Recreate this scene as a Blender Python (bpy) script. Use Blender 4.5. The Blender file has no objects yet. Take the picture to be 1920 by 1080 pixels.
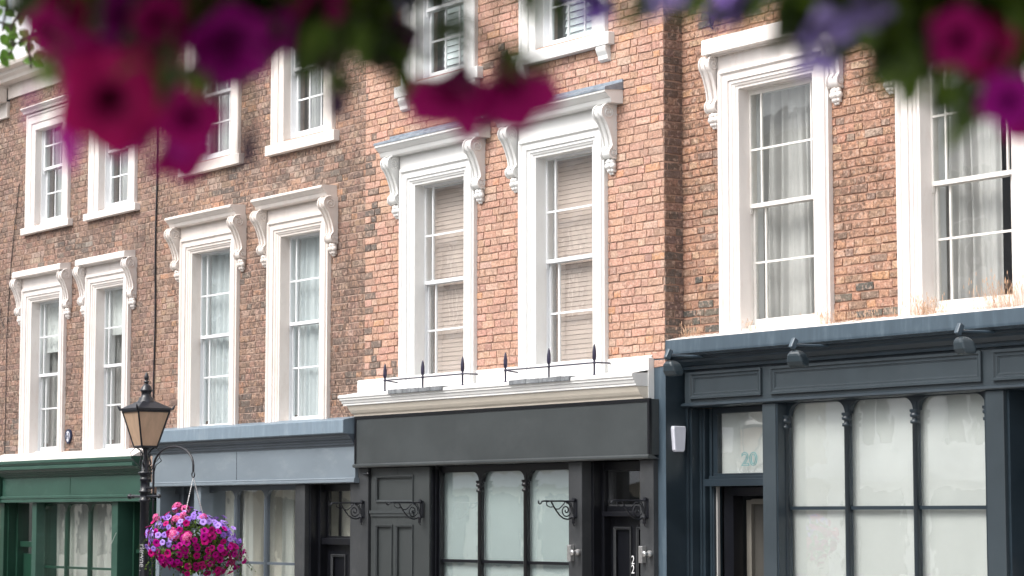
import bpy, bmesh, math, random
from mathutils import Vector, Matrix
random.seed(7)
R = math.radians
S = bpy.context.scene
COL = S.collection

# ------------------------------------------------------------------ camera
CX, CY = 18.4186, -15.0                      # eye level is z = 0, facades run along X at y = 0
PHI, PIT, FPX = R(35.525), R(5.397), 4533.0
fw = Vector((-math.cos(PHI)*math.cos(PIT), math.sin(PHI)*math.cos(PIT), math.sin(PIT)))
rt = fw.cross(Vector((0, 0, 1))).normalized()
up = rt.cross(fw)
cd = bpy.data.cameras.new('camera'); cam = bpy.data.objects.new('camera', cd); COL.objects.link(cam)
cd.sensor_width = 36; cd.lens = FPX/1920*36; cd.clip_start = .05; cd.clip_end = 500
cam.matrix_world = Matrix(((rt.x, up.x, -fw.x, CX), (rt.y, up.y, -fw.y, CY), (rt.z, up.z, -fw.z, 0), (0, 0, 0, 1)))
cd.dof.use_dof = True; cd.dof.focus_distance = 25.0; cd.dof.aperture_fstop = 4.0; cd.dof.aperture_blades = 0
S.camera = cam

# ------------------------------------------------------------------ sky, sun, exposure
w = bpy.data.worlds.new('World'); S.world = w; w.use_nodes = True
nt = w.node_tree; bgn = nt.nodes['Background']
sky = nt.nodes.new('ShaderNodeTexSky'); sky.sky_type = 'NISHITA'; sky.sun_disc = False
SUN_EL, SUN_AZ = R(50), R(190)               # azimuth clockwise from +Y
sky.sun_elevation = SUN_EL; sky.sun_rotation = SUN_AZ
sky.air_density = 1.0; sky.dust_density = 4.0; sky.ozone_density = 1.0
hs = nt.nodes.new('ShaderNodeHueSaturation'); hs.inputs['Saturation'].default_value = .28
nt.links.new(sky.outputs[0], hs.inputs['Color']); nt.links.new(hs.outputs[0], bgn.inputs[0])
bgn.inputs[1].default_value = .15
sl = bpy.data.lights.new('sun', 'SUN'); sl.energy = .95; sl.angle = R(22); sl.color = (1, .965, .92)
sun = bpy.data.objects.new('sun', sl); COL.objects.link(sun)
sd = Vector((math.sin(SUN_AZ)*math.cos(SUN_EL), math.cos(SUN_AZ)*math.cos(SUN_EL), math.sin(SUN_EL)))
sun.rotation_euler = sd.to_track_quat('Z', 'Y').to_euler(); sun.location = sd*60
S.view_settings.view_transform = 'Standard'; S.view_settings.look = 'None'
S.view_settings.exposure = 1.15; S.view_settings.gamma = 1; S.view_settings.use_curve_mapping = False

def at(px, py, dist):                         # a world point seen in the photo's pixel, dist metres away
    d = (fw*FPX + rt*(px-960) - up*(py-540)).normalized()
    return Vector((CX, CY, 0)) + d*dist

# ------------------------------------------------------------------ materials
def srgb(r, g, b):
    f = lambda c: (c/255/12.92) if c/255 <= .04045 else ((c/255+.055)/1.055)**2.4
    return (f(r), f(g), f(b), 1)
def nn(t, k, **kw):
    n = t.nodes.new(k)
    for a, b in kw.items(): setattr(n, a, b)
    return n
def mat(name, col, rough=.6, var=.12, vscale=3., stretch=(1, 1, 1), bump=.0, bscale=60., spec=.5, metal=0., coat=0., dirt=None, dirtamt=.0, dscale=2.5, trans=0.):
    m = bpy.data.materials.new(name); m.use_nodes = True; t = m.node_tree
    p = t.nodes['Principled BSDF']; L = t.links.new
    c = col if len(col) == 4 else (*col, 1)
    p.inputs['Roughness'].default_value = rough; p.inputs['Metallic'].default_value = metal
    p.inputs['Specular IOR Level'].default_value = spec; p.inputs['Coat Weight'].default_value = coat
    g = nn(t, 'ShaderNodeNewGeometry'); mp = nn(t, 'ShaderNodeMapping'); mp.inputs['Scale'].default_value = stretch
    L(g.outputs['Position'], mp.inputs[0])
    n1 = nn(t, 'ShaderNodeTexNoise'); n1.inputs['Scale'].default_value = vscale; n1.inputs['Detail'].default_value = 6; n1.inputs['Roughness'].default_value = .6
    L(mp.outputs[0], n1.inputs['Vector'])
    mx = nn(t, 'ShaderNodeMix', data_type='RGBA')
    mx.inputs[6].default_value = tuple(x*(1-var) for x in c[:3])+(1,); mx.inputs[7].default_value = tuple(min(1, x*(1+var)) for x in c[:3])+(1,)
    rp = nn(t, 'ShaderNodeMapRange'); rp.inputs[1].default_value = .3; rp.inputs[2].default_value = .7
    L(n1.outputs[0], rp.inputs[0]); L(rp.outputs[0], mx.inputs[0])
    out = mx.outputs[2]
    if dirt:
        n2 = nn(t, 'ShaderNodeTexNoise'); n2.inputs['Scale'].default_value = dscale; n2.inputs['Detail'].default_value = 9; n2.inputs['Roughness'].default_value = .72
        L(mp.outputs[0], n2.inputs['Vector'])
        r2 = nn(t, 'ShaderNodeMapRange'); r2.inputs[1].default_value = .52; r2.inputs[2].default_value = .75; r2.inputs[4].default_value = dirtamt
        L(n2.outputs[0], r2.inputs[0])
        m2 = nn(t, 'ShaderNodeMix', data_type='RGBA'); L(r2.outputs[0], m2.inputs[0]); L(out, m2.inputs[6]); m2.inputs[7].default_value = dirt if len(dirt) == 4 else (*dirt, 1)
        out = m2.outputs[2]
    L(out, p.inputs['Base Color'])
    if bump:
        n3 = nn(t, 'ShaderNodeTexNoise'); n3.inputs['Scale'].default_value = bscale; n3.inputs['Detail'].default_value = 5
        L(g.outputs['Position'], n3.inputs['Vector'])
        b = nn(t, 'ShaderNodeBump'); b.inputs['Strength'].default_value = bump; b.inputs['Distance'].default_value = .01
        L(n3.outputs[0], b.inputs['Height']); L(b.outputs[0], p.inputs['Normal'])
    if trans:
        tl = nn(t, 'ShaderNodeBsdfTranslucent'); L(out, tl.inputs[0])
        ms = nn(t, 'ShaderNodeMixShader'); ms.inputs[0].default_value = trans
        L(p.outputs[0], ms.inputs[1]); L(tl.outputs[0], ms.inputs[2]); L(ms.outputs[0], t.nodes['Material Output'].inputs[0])
    return m
def attr_mat(name, rough=.85, bump=.6, bscale=70., mott=.25, trans=0., spec=.3, smear=False):
    m = bpy.data.materials.new(name); m.use_nodes = True; t = m.node_tree
    p = t.nodes['Principled BSDF']; L = t.links.new
    p.inputs['Roughness'].default_value = rough; p.inputs['Specular IOR Level'].default_value = spec
    a = nn(t, 'ShaderNodeAttribute'); a.attribute_name = 'Col'
    g = nn(t, 'ShaderNodeNewGeometry')
    n1 = nn(t, 'ShaderNodeTexNoise'); n1.inputs['Scale'].default_value = 38; n1.inputs['Detail'].default_value = 8; n1.inputs['Roughness'].default_value = .75
    L(g.outputs['Position'], n1.inputs['Vector'])
    r = nn(t, 'ShaderNodeMapRange'); r.inputs[1].default_value = .3; r.inputs[2].default_value = .7; r.inputs[3].default_value = 1-mott; r.inputs[4].default_value = 1+mott
    L(n1.outputs[0], r.inputs[0])
    v = nn(t, 'ShaderNodeVectorMath', operation='SCALE'); L(a.outputs['Color'], v.inputs[0]); L(r.outputs[0], v.inputs['Scale'])
    if smear:
        dlo, damt, lamt, dcol = smear                      # blotches differ from brick to brick: the colour shifts the noise
        of = nn(t, 'ShaderNodeVectorMath', operation='MULTIPLY_ADD'); L(a.outputs['Color'], of.inputs[0]); of.inputs[1].default_value = (57, 91, 43); L(g.outputs['Position'], of.inputs[2])
        mpp = nn(t, 'ShaderNodeMapping'); mpp.inputs['Scale'].default_value = (1.25, 1, 1); L(of.outputs[0], mpp.inputs[0])
        nc = nn(t, 'ShaderNodeTexNoise'); nc.inputs['Scale'].default_value = 17; nc.inputs['Detail'].default_value = 4; nc.inputs['Roughness'].default_value = .6; L(mpp.outputs[0], nc.inputs['Vector'])
        rc_ = nn(t, 'ShaderNodeMapRange'); rc_.inputs[1].default_value = dlo; rc_.inputs[2].default_value = dlo+.09; rc_.inputs[4].default_value = damt
        nl = nn(t, 'ShaderNodeTexNoise'); nl.inputs['Scale'].default_value = .9; nl.inputs['Detail'].default_value = 5; nl.inputs['Roughness'].default_value = .6; L(g.outputs['Position'], nl.inputs['Vector'])
        ml = nn(t, 'ShaderNodeMath', operation='MULTIPLY_ADD'); ml.inputs[1].default_value = .55; ml.inputs[2].default_value = -.285; L(nl.outputs[0], ml.inputs[0])
        ad = nn(t, 'ShaderNodeMath', operation='ADD'); L(nc.outputs[0], ad.inputs[0]); L(ml.outputs[0], ad.inputs[1]); L(ad.outputs[0], rc_.inputs[0])
        m3 = nn(t, 'ShaderNodeMix', data_type='RGBA'); L(rc_.outputs[0], m3.inputs[0]); L(v.outputs[0], m3.inputs[6]); m3.inputs[7].default_value = (*dcol, 1)
        mp2 = nn(t, 'ShaderNodeMapping'); mp2.inputs['Location'].default_value = (7, 3, 5); L(of.outputs[0], mp2.inputs[0])
        nb = nn(t, 'ShaderNodeTexNoise'); nb.inputs['Scale'].default_value = 24; nb.inputs['Detail'].default_value = 6; L(mp2.outputs[0], nb.inputs['Vector'])
        rb_ = nn(t, 'ShaderNodeMapRange'); rb_.inputs[1].default_value = .54; rb_.inputs[2].default_value = .64; rb_.inputs[4].default_value = lamt; L(nb.outputs[0], rb_.inputs[0])
        mm = nn(t, 'ShaderNodeMix', data_type='RGBA'); L(rb_.outputs[0], mm.inputs[0]); L(m3.outputs[2], mm.inputs[6]); mm.inputs[7].default_value = (.56, .40, .32, 1)
        L(mm.outputs[2], p.inputs['Base Color'])
    else: L(v.outputs[0], p.inputs['Base Color'])
    if bump:
        n3 = nn(t, 'ShaderNodeTexNoise'); n3.inputs['Scale'].default_value = bscale; n3.inputs['Detail'].default_value = 6
        L(g.outputs['Position'], n3.inputs['Vector'])
        b = nn(t, 'ShaderNodeBump'); b.inputs['Strength'].default_value = bump; b.inputs['Distance'].default_value = .012
        L(n3.outputs[0], b.inputs['Height']); L(b.outputs[0], p.inputs['Normal'])
    if trans:
        tl = nn(t, 'ShaderNodeBsdfTranslucent'); L(v.outputs[0], tl.inputs[0])
        ms = nn(t, 'ShaderNodeMixShader'); ms.inputs[0].default_value = trans
        L(p.outputs[0], ms.inputs[1]); L(tl.outputs[0], ms.inputs[2]); L(ms.outputs[0], t.nodes['Material Output'].inputs[0])
    return m
def glass_mat(name, tint=(.95, .965, .96), refl=1.0, wob=.06):
    m = bpy.data.materials.new(name); m.use_nodes = True; t = m.node_tree; L = t.links.new
    t.nodes.remove(t.nodes['Principled BSDF'])
    tr = nn(t, 'ShaderNodeBsdfTransparent'); tr.inputs[0].default_value = (*tint, 1)
    gl = nn(t, 'ShaderNodeBsdfGlossy'); gl.inputs['Roughness'].default_value = .015; gl.inputs[0].default_value = (1, 1, 1, 1)
    fr = nn(t, 'ShaderNodeLayerWeight'); fr.inputs[0].default_value = .5
    pw = nn(t, 'ShaderNodeMath', operation='POWER'); pw.inputs[1].default_value = 4; L(fr.outputs['Facing'], pw.inputs[0])
    mu = nn(t, 'ShaderNodeMath', operation='MULTIPLY_ADD'); mu.inputs[1].default_value = refl; mu.inputs[2].default_value = .04*refl; mu.use_clamp = True
    g = nn(t, 'ShaderNodeNewGeometry'); n = nn(t, 'ShaderNodeTexNoise'); n.inputs['Scale'].default_value = 2.6; n.inputs['Detail'].default_value = 2
    L(g.outputs['Position'], n.inputs['Vector'])
    b = nn(t, 'ShaderNodeBump'); b.inputs['Strength'].default_value = wob; b.inputs['Distance'].default_value = .03
    L(n.outputs[0], b.inputs['Height']); L(b.outputs[0], gl.inputs['Normal'])
    L(pw.outputs[0], mu.inputs[0]); ms = nn(t, 'ShaderNodeMixShader'); L(mu.outputs[0], ms.inputs[0]); L(tr.outputs[0], ms.inputs[1]); L(gl.outputs[0], ms.inputs[2])
    L(ms.outputs[0], t.nodes['Material Output'].inputs[0])
    return m

M = {}
M['brick'] = attr_mat('brick_face', bump=.9, bscale=55, mott=.45, smear=(.57, .45, .50, (.17, .11, .085)))
M['brick_dark'] = attr_mat('weathered_brick_face', bump=.9, bscale=55, mott=.5, smear=(.475, .74, .40, (.095, .068, .056)))
M['brick_rough'] = attr_mat('smeared_brick_face', bump=1., bscale=45, mott=.5, smear=(.49, .68, .45, (.12, .08, .06)))
M['mortar_pale'] = mat('mortar_pale', (.37, .245, .19), .95, .3, 6, bump=.6, bscale=120)
M['mortar_grey'] = mat('mortar_grey', (.37, .265, .215), .95, .35, 6, bump=.6, bscale=120)
M['mortar_red'] = mat('mortar_red', (.36, .205, .145), .95, .3, 6, bump=.6, bscale=120)
M['flood'] = mat('slate_blue_enamel', (.025, .038, .047), .4, .1, 8)
M['white'] = mat('bright_white_paint', (.725, .72, .70), .5, .03, 5, bump=.12, bscale=18, stretch=(1.6, 1.6, .6), dirt=(.50, .47, .42), dirtamt=.24, dscale=5)
M['cream'] = mat('warm_white_paint', (.72, .655, .605), .55, .05, 3, bump=.18, bscale=18, stretch=(1.6, 1.6, .6), dirt=(.52, .43, .36), dirtamt=.42, dscale=4)
M['pinkwhite'] = mat('pinkish_white_paint', (.735, .685, .65), .55, .05, 3, bump=.16, bscale=18, stretch=(1.6, 1.6, .6), dirt=(.56, .42, .35), dirtamt=.42, dscale=4)
M['sash'] = mat('sash_white', (.80, .81, .82), .4, .03, 6)
M['sash_worn'] = mat('sash_worn_white', (.76, .73, .69), .45, .06, 6, dirt=(.5, .4, .33), dirtamt=.3)
M['creamcove'] = mat('cream_cove', (.66, .60, .51), .5, .06, 4, (1, 1, 3))
M['lead'] = mat('lead_flashing', (0.2250, 0.2625, 0.3075), .45, .35, 9, (1, 1, 2), dirt=(.50, .55, .58), dirtamt=.4, dscale=5, metal=.1)
M['char'] = mat('charcoal_green_paint', (.044, .050, .052), .34, .16, 1.3, (1, 1, 1.6), bump=.05, bscale=14, dirt=(.075, .083, .087), dirtamt=.4, dscale=1.6)
M['char2'] = mat('charcoal_paint', (0.0360, 0.0382, 0.0410), .4, .2, 2.2, bump=.1, bscale=20, dirt=(.10, .10, .10), dirtamt=.4, dscale=3)
M['charpanel'] = mat('side_door_grey', (0.0396, 0.0446, 0.0454), .36, .15, 2, bump=.05)
M['black'] = mat('black_gloss_paint', (.005, .0055, .008), .3, .3, 4, bump=.05, bscale=12)
M['greyblue'] = mat('grey_blue_paint', (.160, .194, .224), .45, .08, 1.2, (1, 1, 2.4), bump=.06, bscale=14, dirt=(.27, .31, .33), dirtamt=.4, dscale=2)
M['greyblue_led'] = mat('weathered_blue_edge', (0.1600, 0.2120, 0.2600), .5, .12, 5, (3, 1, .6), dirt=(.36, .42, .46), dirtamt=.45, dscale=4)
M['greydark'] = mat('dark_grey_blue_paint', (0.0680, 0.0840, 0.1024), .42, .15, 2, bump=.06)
M['navy'] = mat('dark_navy_paint', (.017, .027, .036), .33, .2, 1.6, (1, 1, 1.5), bump=.08, bscale=10, dirt=(.034, .046, .056), dirtamt=.5, dscale=2)
M['navypanel'] = mat('slate_navy_paint', (.033, .044, .052), .34, .15, 1.4, bump=.04, dirt=(.05, .062, .07), dirtamt=.5, dscale=2.5)
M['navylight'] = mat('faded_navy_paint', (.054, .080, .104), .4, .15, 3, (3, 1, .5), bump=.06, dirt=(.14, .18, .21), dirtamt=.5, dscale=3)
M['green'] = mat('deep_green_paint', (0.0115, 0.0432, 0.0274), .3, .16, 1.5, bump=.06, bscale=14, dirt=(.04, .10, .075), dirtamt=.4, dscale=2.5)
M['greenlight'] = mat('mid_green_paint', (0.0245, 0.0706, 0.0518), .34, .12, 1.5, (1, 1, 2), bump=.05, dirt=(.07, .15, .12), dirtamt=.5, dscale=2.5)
M['iron'] = mat('black_iron', (.012, .013, .018), .33, .3, 30, bump=.2, bscale=60)
M['ironpurple'] = mat('blue_black_iron', (.022, .018, .045), .4, .3, 30)
M['slate'] = mat('slate_stone', (.16, .17, .18), .7, .3, 14, bump=.5, dirt=(.4, .42, .43), dirtamt=.6, dscale=8)
M['glass'] = glass_mat('window_glass', refl=.9)
M['glass_shop'] = glass_mat('shop_glass', (.96, .97, .965), refl=2.1, wob=.04)
M['frost'] = mat('frosted_film', (.46, .53, .53), .22, .06, .8, (1, 1, .8), coat=.4, dirt=(.38, .44, .45), dirtamt=.3, dscale=1.3)
M['white_film'] = mat('whitewashed_film', (.60, .615, .60), .25, .08, 1.2, (1, 1, .6), coat=.4, dirt=(.52, .54, .53), dirtamt=.35, dscale=1.5)
M['cream_blind'] = mat('cream_blind', (.55, .53, .46), .8, .1, 1.2)
M['net'] = mat('net_curtain', (.74, .78, .80), .9, .05, 3, trans=.2)
M['netwarm'] = mat('pale_curtain', (.66, .68, .64), .9, .05, 3, trans=.2)
M['drape'] = mat('grey_drape', (.33, .32, .31), .9, .12, 3)
M['drape20'] = mat('silver_drape', (.50, .48, .47), .85, .1, 3)
M['blind'] = mat('wood_blind', (.55, .44, .395), .6, .08, 3, (1, 1, 8))
M['shutter'] = mat('pale_shutter', (.66, .72, .72), .6, .05, 3)
M['whiteblind'] = mat('white_blind', (.74, .75, .74), .8, .04, 3)
M['room'] = mat('dim_room', (.09, .10, .11), .9, .2, 1)
M['roomwarm'] = mat('hall_wall', (.50, .47, .42), .9, .1, 1)
M['plastic'] = mat('white_plastic', (.62, .63, .70), .45, .04, 6)
M['steel'] = mat('brushed_steel', (.62, .61, .60), .3, .1, 20, metal=.85)
M['lampglass'] = mat('peach_lamp_glass', (.66, .47, .33), .35, .10, 6, (3, 3, .7), trans=.35, dirt=(.55, .38, .27), dirtamt=.4)
M['roof'] = mat('roof_slate', (.10, .11, .13), .7, .3, 6)
M['asphalt'] = mat('asphalt', (.055, .055, .056), .9, .2, 8, bump=.5, bscale=200)
M['paving'] = mat('stone_paving', (.26, .25, .235), .85, .2, 4, bump=.3)
M['kerb'] = mat('kerb_stone', (.30, .29, .28), .85, .15, 4)
M['opp'] = mat('cream_render', (.55, .52, .45), .8, .06, 1)
M['oppwin'] = mat('dark_pane', (.03, .035, .04), .15, .1, 3)
M['magenta'] = attr_mat('petunia_petal', rough=.6, bump=0, mott=.12, trans=.12, spec=.15)
M['leaf'] = attr_mat('leaf_green', rough=.55, bump=0, mott=.25, trans=.15, spec=.25)
M['grass'] = attr_mat('dry_grass', rough=.9, bump=0, mott=.2, trans=.2)
M['scrawl'] = mat('grey_scrawl', (.42, .42, .42), .6, .4, 60)
M['whitemark'] = mat('white_marking', (.75, .75, .75), .6, .03)
M['teal'] = mat('teal_marking', (.02, .25, .27), .5, .05)
M['blueplaque'] = mat('dark_blue_enamel', (.015, .025, .06), .3, .1)

# ------------------------------------------------------------------ mesh builder
class MB:
    def __init__(s): s.v = []; s.f = []; s.c = []; s.sm = []
    def add(s, vs, fs, col=None, smooth=False):
        o = len(s.v); s.v += [tuple(p) for p in vs]; s.f += [tuple(i+o for i in f) for f in fs]; s.sm += [smooth]*len(fs)
        s.c += [col or (.5, .5, .5)]*len(vs); return s
    def box(s, x0, x1, y0, y1, z0, z1, col=None):
        return s.add([(x0,y0,z0),(x1,y0,z0),(x1,y1,z0),(x0,y1,z0),(x0,y0,z1),(x1,y0,z1),(x1,y1,z1),(x0,y1,z1)],
                     [(0,3,2,1),(4,5,6,7),(0,1,5,4),(1,2,6,5),(2,3,7,6),(3,0,4,7)], col)
    def prism(s, poly, a, b, axis='X', smooth=False):   # poly in the plane across axis: X:(y,z) Y:(x,z) Z:(x,y)
        def P(t, p): return {'X': (t, p[0], p[1]), 'Y': (p[0], t, p[1]), 'Z': (p[0], p[1], t)}[axis]
        n = len(poly); vs = [P(a, p) for p in poly]+[P(b, p) for p in poly]
        o = len(s.v)
        s.add(vs, [(i, (i+1) % n, (i+1) % n+n, i+n) for i in range(n)], smooth=smooth)
        s.add(vs[:n], [tuple(range(n))]); s.add(vs[n:], [tuple(range(n))]); return s
    def tube(s, pts, r, n=8, cap=True):
        pts = [Vector(p) for p in pts]; vs = []; fs = []
        rr = r if isinstance(r, (list, tuple)) else [r]*len(pts)
        t0 = (pts[1]-pts[0]).normalized(); a = t0.orthogonal().normalized()
        for i, p in enumerate(pts):
            t = ((pts[min(i+1, len(pts)-1)]-pts[max(i-1, 0)])).normalized()
            a = (a - t*a.dot(t)); a = a.normalized() if a.length > 1e-6 else t.orthogonal().normalized(); b = t.cross(a)
            vs += [p+(a*math.cos(2*math.pi*k/n)+b*math.sin(2*math.pi*k/n))*rr[i] for k in range(n)]
        for i in range(len(pts)-1):
            fs += [(i*n+k, i*n+(k+1) % n, (i+1)*n+(k+1) % n, (i+1)*n+k) for k in range(n)]
        s.add(vs, fs, smooth=True)
        if cap: s.add(vs[:n], [tuple(range(n))]); s.add(vs[-n:], [tuple(range(n))])
        return s
    def lathe(s, prof, c=(0, 0, 0), n=16, axis=None):   # prof (r,z)
        vs = []; c = Vector(c); q = Vector((0, 0, 1)).rotation_difference(Vector(axis)) if axis else None
        for r_, z_ in prof:
            for k in range(n):
                p = Vector((r_*math.cos(2*math.pi*k/n), r_*math.sin(2*math.pi*k/n), z_))
                if q: p = q @ p
                vs.append(c+p)
        fs = [(i*n+k, i*n+(k+1) % n, (i+1)*n+(k+1) % n, (i+1)*n+k) for i in range(len(prof)-1) for k in range(n)]
        s.add(vs, fs, smooth=True); s.add(vs[:n], [tuple(range(n))]); s.add(vs[-n:], [tuple(range(n))]); return s
    def sweep(s, prof, xa, xb, la=0., ra=0., y0=0.):      # cornice profile (y,z) swept along X; ends lean out by la/ra per metre of projection
        n = len(prof)
        vs = [(xa-la*(y0-y), y, z) for y, z in prof]+[(xb+ra*(y0-y), y, z) for y, z in prof]
        s.add(vs, [(i, i+1, i+1+n, i+n) for i in range(n-1)])
        s.add(vs[:n], [tuple(range(n))]); s.add(vs[n:], [tuple(range(n))])
        return s
    def build(s, name, m, parent=None, recalc=True, bevel=0):
        me = bpy.data.meshes.new(name); me.from_pydata(s.v, [], s.f)
        me.polygons.foreach_set('use_smooth', s.sm)
        if any(c != (.5, .5, .5) for c in s.c[:3000]) or len(s.c) > 3000:
            a = me.attributes.new('Col', 'FLOAT_COLOR', 'POINT')
            a.data.foreach_set('color', [x for c in s.c for x in (*c[:3], 1.)])
        if recalc:
            b = bmesh.new(); b.from_mesh(me); bmesh.ops.recalc_face_normals(b, faces=b.faces); b.to_mesh(me); b.free()
        me.materials.append(m if not isinstance(m, str) else M[m])
        o = bpy.data.objects.new(name, me); COL.objects.link(o); o.parent = parent
        if bevel:
            bm_ = o.modifiers.new('bevel', 'BEVEL'); bm_.width = bevel; bm_.segments = 2; bm_.limit_method = 'ANGLE'
        return o
def tag(o, label=None, cat=None, group=None, kind=None):
    for k, v in (('label', label), ('category', cat), ('group', group), ('kind', kind)):
        if v: o[k] = v
    return o
def empty(name, loc, label, cat, group=None):
    o = bpy.data.objects.new(name, None); COL.objects.link(o); o.location = loc; o.empty_display_size = .2
    return tag(o, label, cat, group)
def hang(child, parent):                    # world-space meshes under a moved Empty
    child.parent = parent; child.matrix_parent_inverse = Matrix.Translation(-parent.location); return child
class Thing:                                # a thing whose parts are modelled in world coordinates
    def __init__(s, name, loc, label, cat, group=None): s.o = empty(name, loc, label, cat, group)
    def part(s, mb, name, m, bevel=0, **k): return hang(mb.build(name, m, None, bevel=bevel, **k), s.o)
def sub(mb, name, m, part, bevel=0, **k):
    o = mb.build(name, m, None, bevel=bevel, **k); o.parent = part; return o   # parts hold no transform of their own besides the parent's
Z2 = lambda a, b, t: a+(b-a)*t

# ------------------------------------------------------------------ ground
def gz(x): return -2.08+.03*x
def strip(name, y0, y1, dz, m, x0=-90, x1=70):
    mb = MB(); mb.add([(x0, y0, gz(x0)+dz), (x1, y0, gz(x1)+dz), (x1, y1, gz(x1)+dz), (x0, y1, gz(x0)+dz)], [(0, 1, 2, 3)])
    return tag(mb.build(name, m), kind='structure')
strip('ground', -120, 120, -.16, 'asphalt', -200, 200)
strip('road', -12.0, -3.9, -.14, 'asphalt')
def slab(name, y0, y1, m, x0=-90, x1=70, t=.3):
    mb = MB(); vs = [(x, y, gz(x)-d) for d in (0, t) for x, y in ((x0, y0), (x1, y0), (x1, y1), (x0, y1))]
    mb.add(vs, [(0, 1, 2, 3), (4, 7, 6, 5), (0, 4, 5, 1), (1, 5, 6, 2), (2, 6, 7, 3), (3, 7, 4, 0)])
    return tag(mb.build(name, m), kind='structure')
slab('pavement', -3.75, 8, 'paving'); slab('kerb', -3.9, -3.753, 'kerb')
slab('far_pavement', -24, -12.15, 'paving'); slab('far_kerb', -12.147, -12.0, 'kerb')

# ------------------------------------------------------------------ brickwork
def pick(pal):
    t = random.random()*sum(p[0] for p in pal)
    for p in pal:
        t -= p[0]
        if t <= 0: return p[1]
    return pal[-1][1]
PAL = {
 '22': [(36, (.455, .262, .200)), (26, (.425, .240, .182)), (16, (.480, .295, .230)), (9, (.385, .215, .165)), (3, (.52, .255, .145)), (4, (.31, .19, .15)), (5, (.50, .345, .275))],
 'C': [(24, (0.258, 0.153, 0.119)), (22, (0.225, 0.136, 0.107)), (16, (0.292, 0.176, 0.133)), (16, (0.168, 0.112, 0.093)), (6, (0.116, 0.090, 0.082)), (5, (0.361, 0.194, 0.125)), (9, (0.318, 0.228, 0.185))],
 'D': [(26, (0.245, 0.150, 0.120)), (24, (0.215, 0.134, 0.110)), (15, (0.280, 0.172, 0.133)), (17, (0.159, 0.110, 0.093)), (6, (0.112, 0.086, 0.077)), (3, (0.327, 0.185, 0.129)), (7, (0.301, 0.224, 0.189))],
 '20': [(28, (.350, .185, .130)), (24, (.310, .165, .120)), (14, (.400, .230, .165)), (12, (.22, .135, .105)), (5, (.13, .11, .10)), (10, (.46, .30, .22)), (3, (.44, .225, .13))],
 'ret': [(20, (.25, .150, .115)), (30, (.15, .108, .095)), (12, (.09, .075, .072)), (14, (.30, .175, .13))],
}
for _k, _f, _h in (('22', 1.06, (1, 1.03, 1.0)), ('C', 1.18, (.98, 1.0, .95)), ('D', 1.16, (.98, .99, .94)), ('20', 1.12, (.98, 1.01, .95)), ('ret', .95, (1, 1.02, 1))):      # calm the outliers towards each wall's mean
    _n = sum(p[0] for p in PAL[_k]); _m = [sum(p[0]*p[1][i] for p in PAL[_k])/_n for i in range(3)]
    PAL[_k] = [(p[0], tuple(_f*_h[i]*Z2(p[1][i], _m[i], .38) for i in range(3))) for p in PAL[_k]]
DARK = [(.14, .115, .10), (.12, .10, .088), (.17, .13, .108), (.15, .125, .105), (.19, .14, .112)]
CH = .0815
STYLE = {'22': (.013, .011, .0055, .0055), 'C': (.012, .009, .003, .004), 'D': (.012, .009, .003, .004), '20': (.019, .010, .0035, .0065), 'ret': (.013, .009, .005, .005)}   # bed joint, head joint, relief, raggedness
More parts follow.
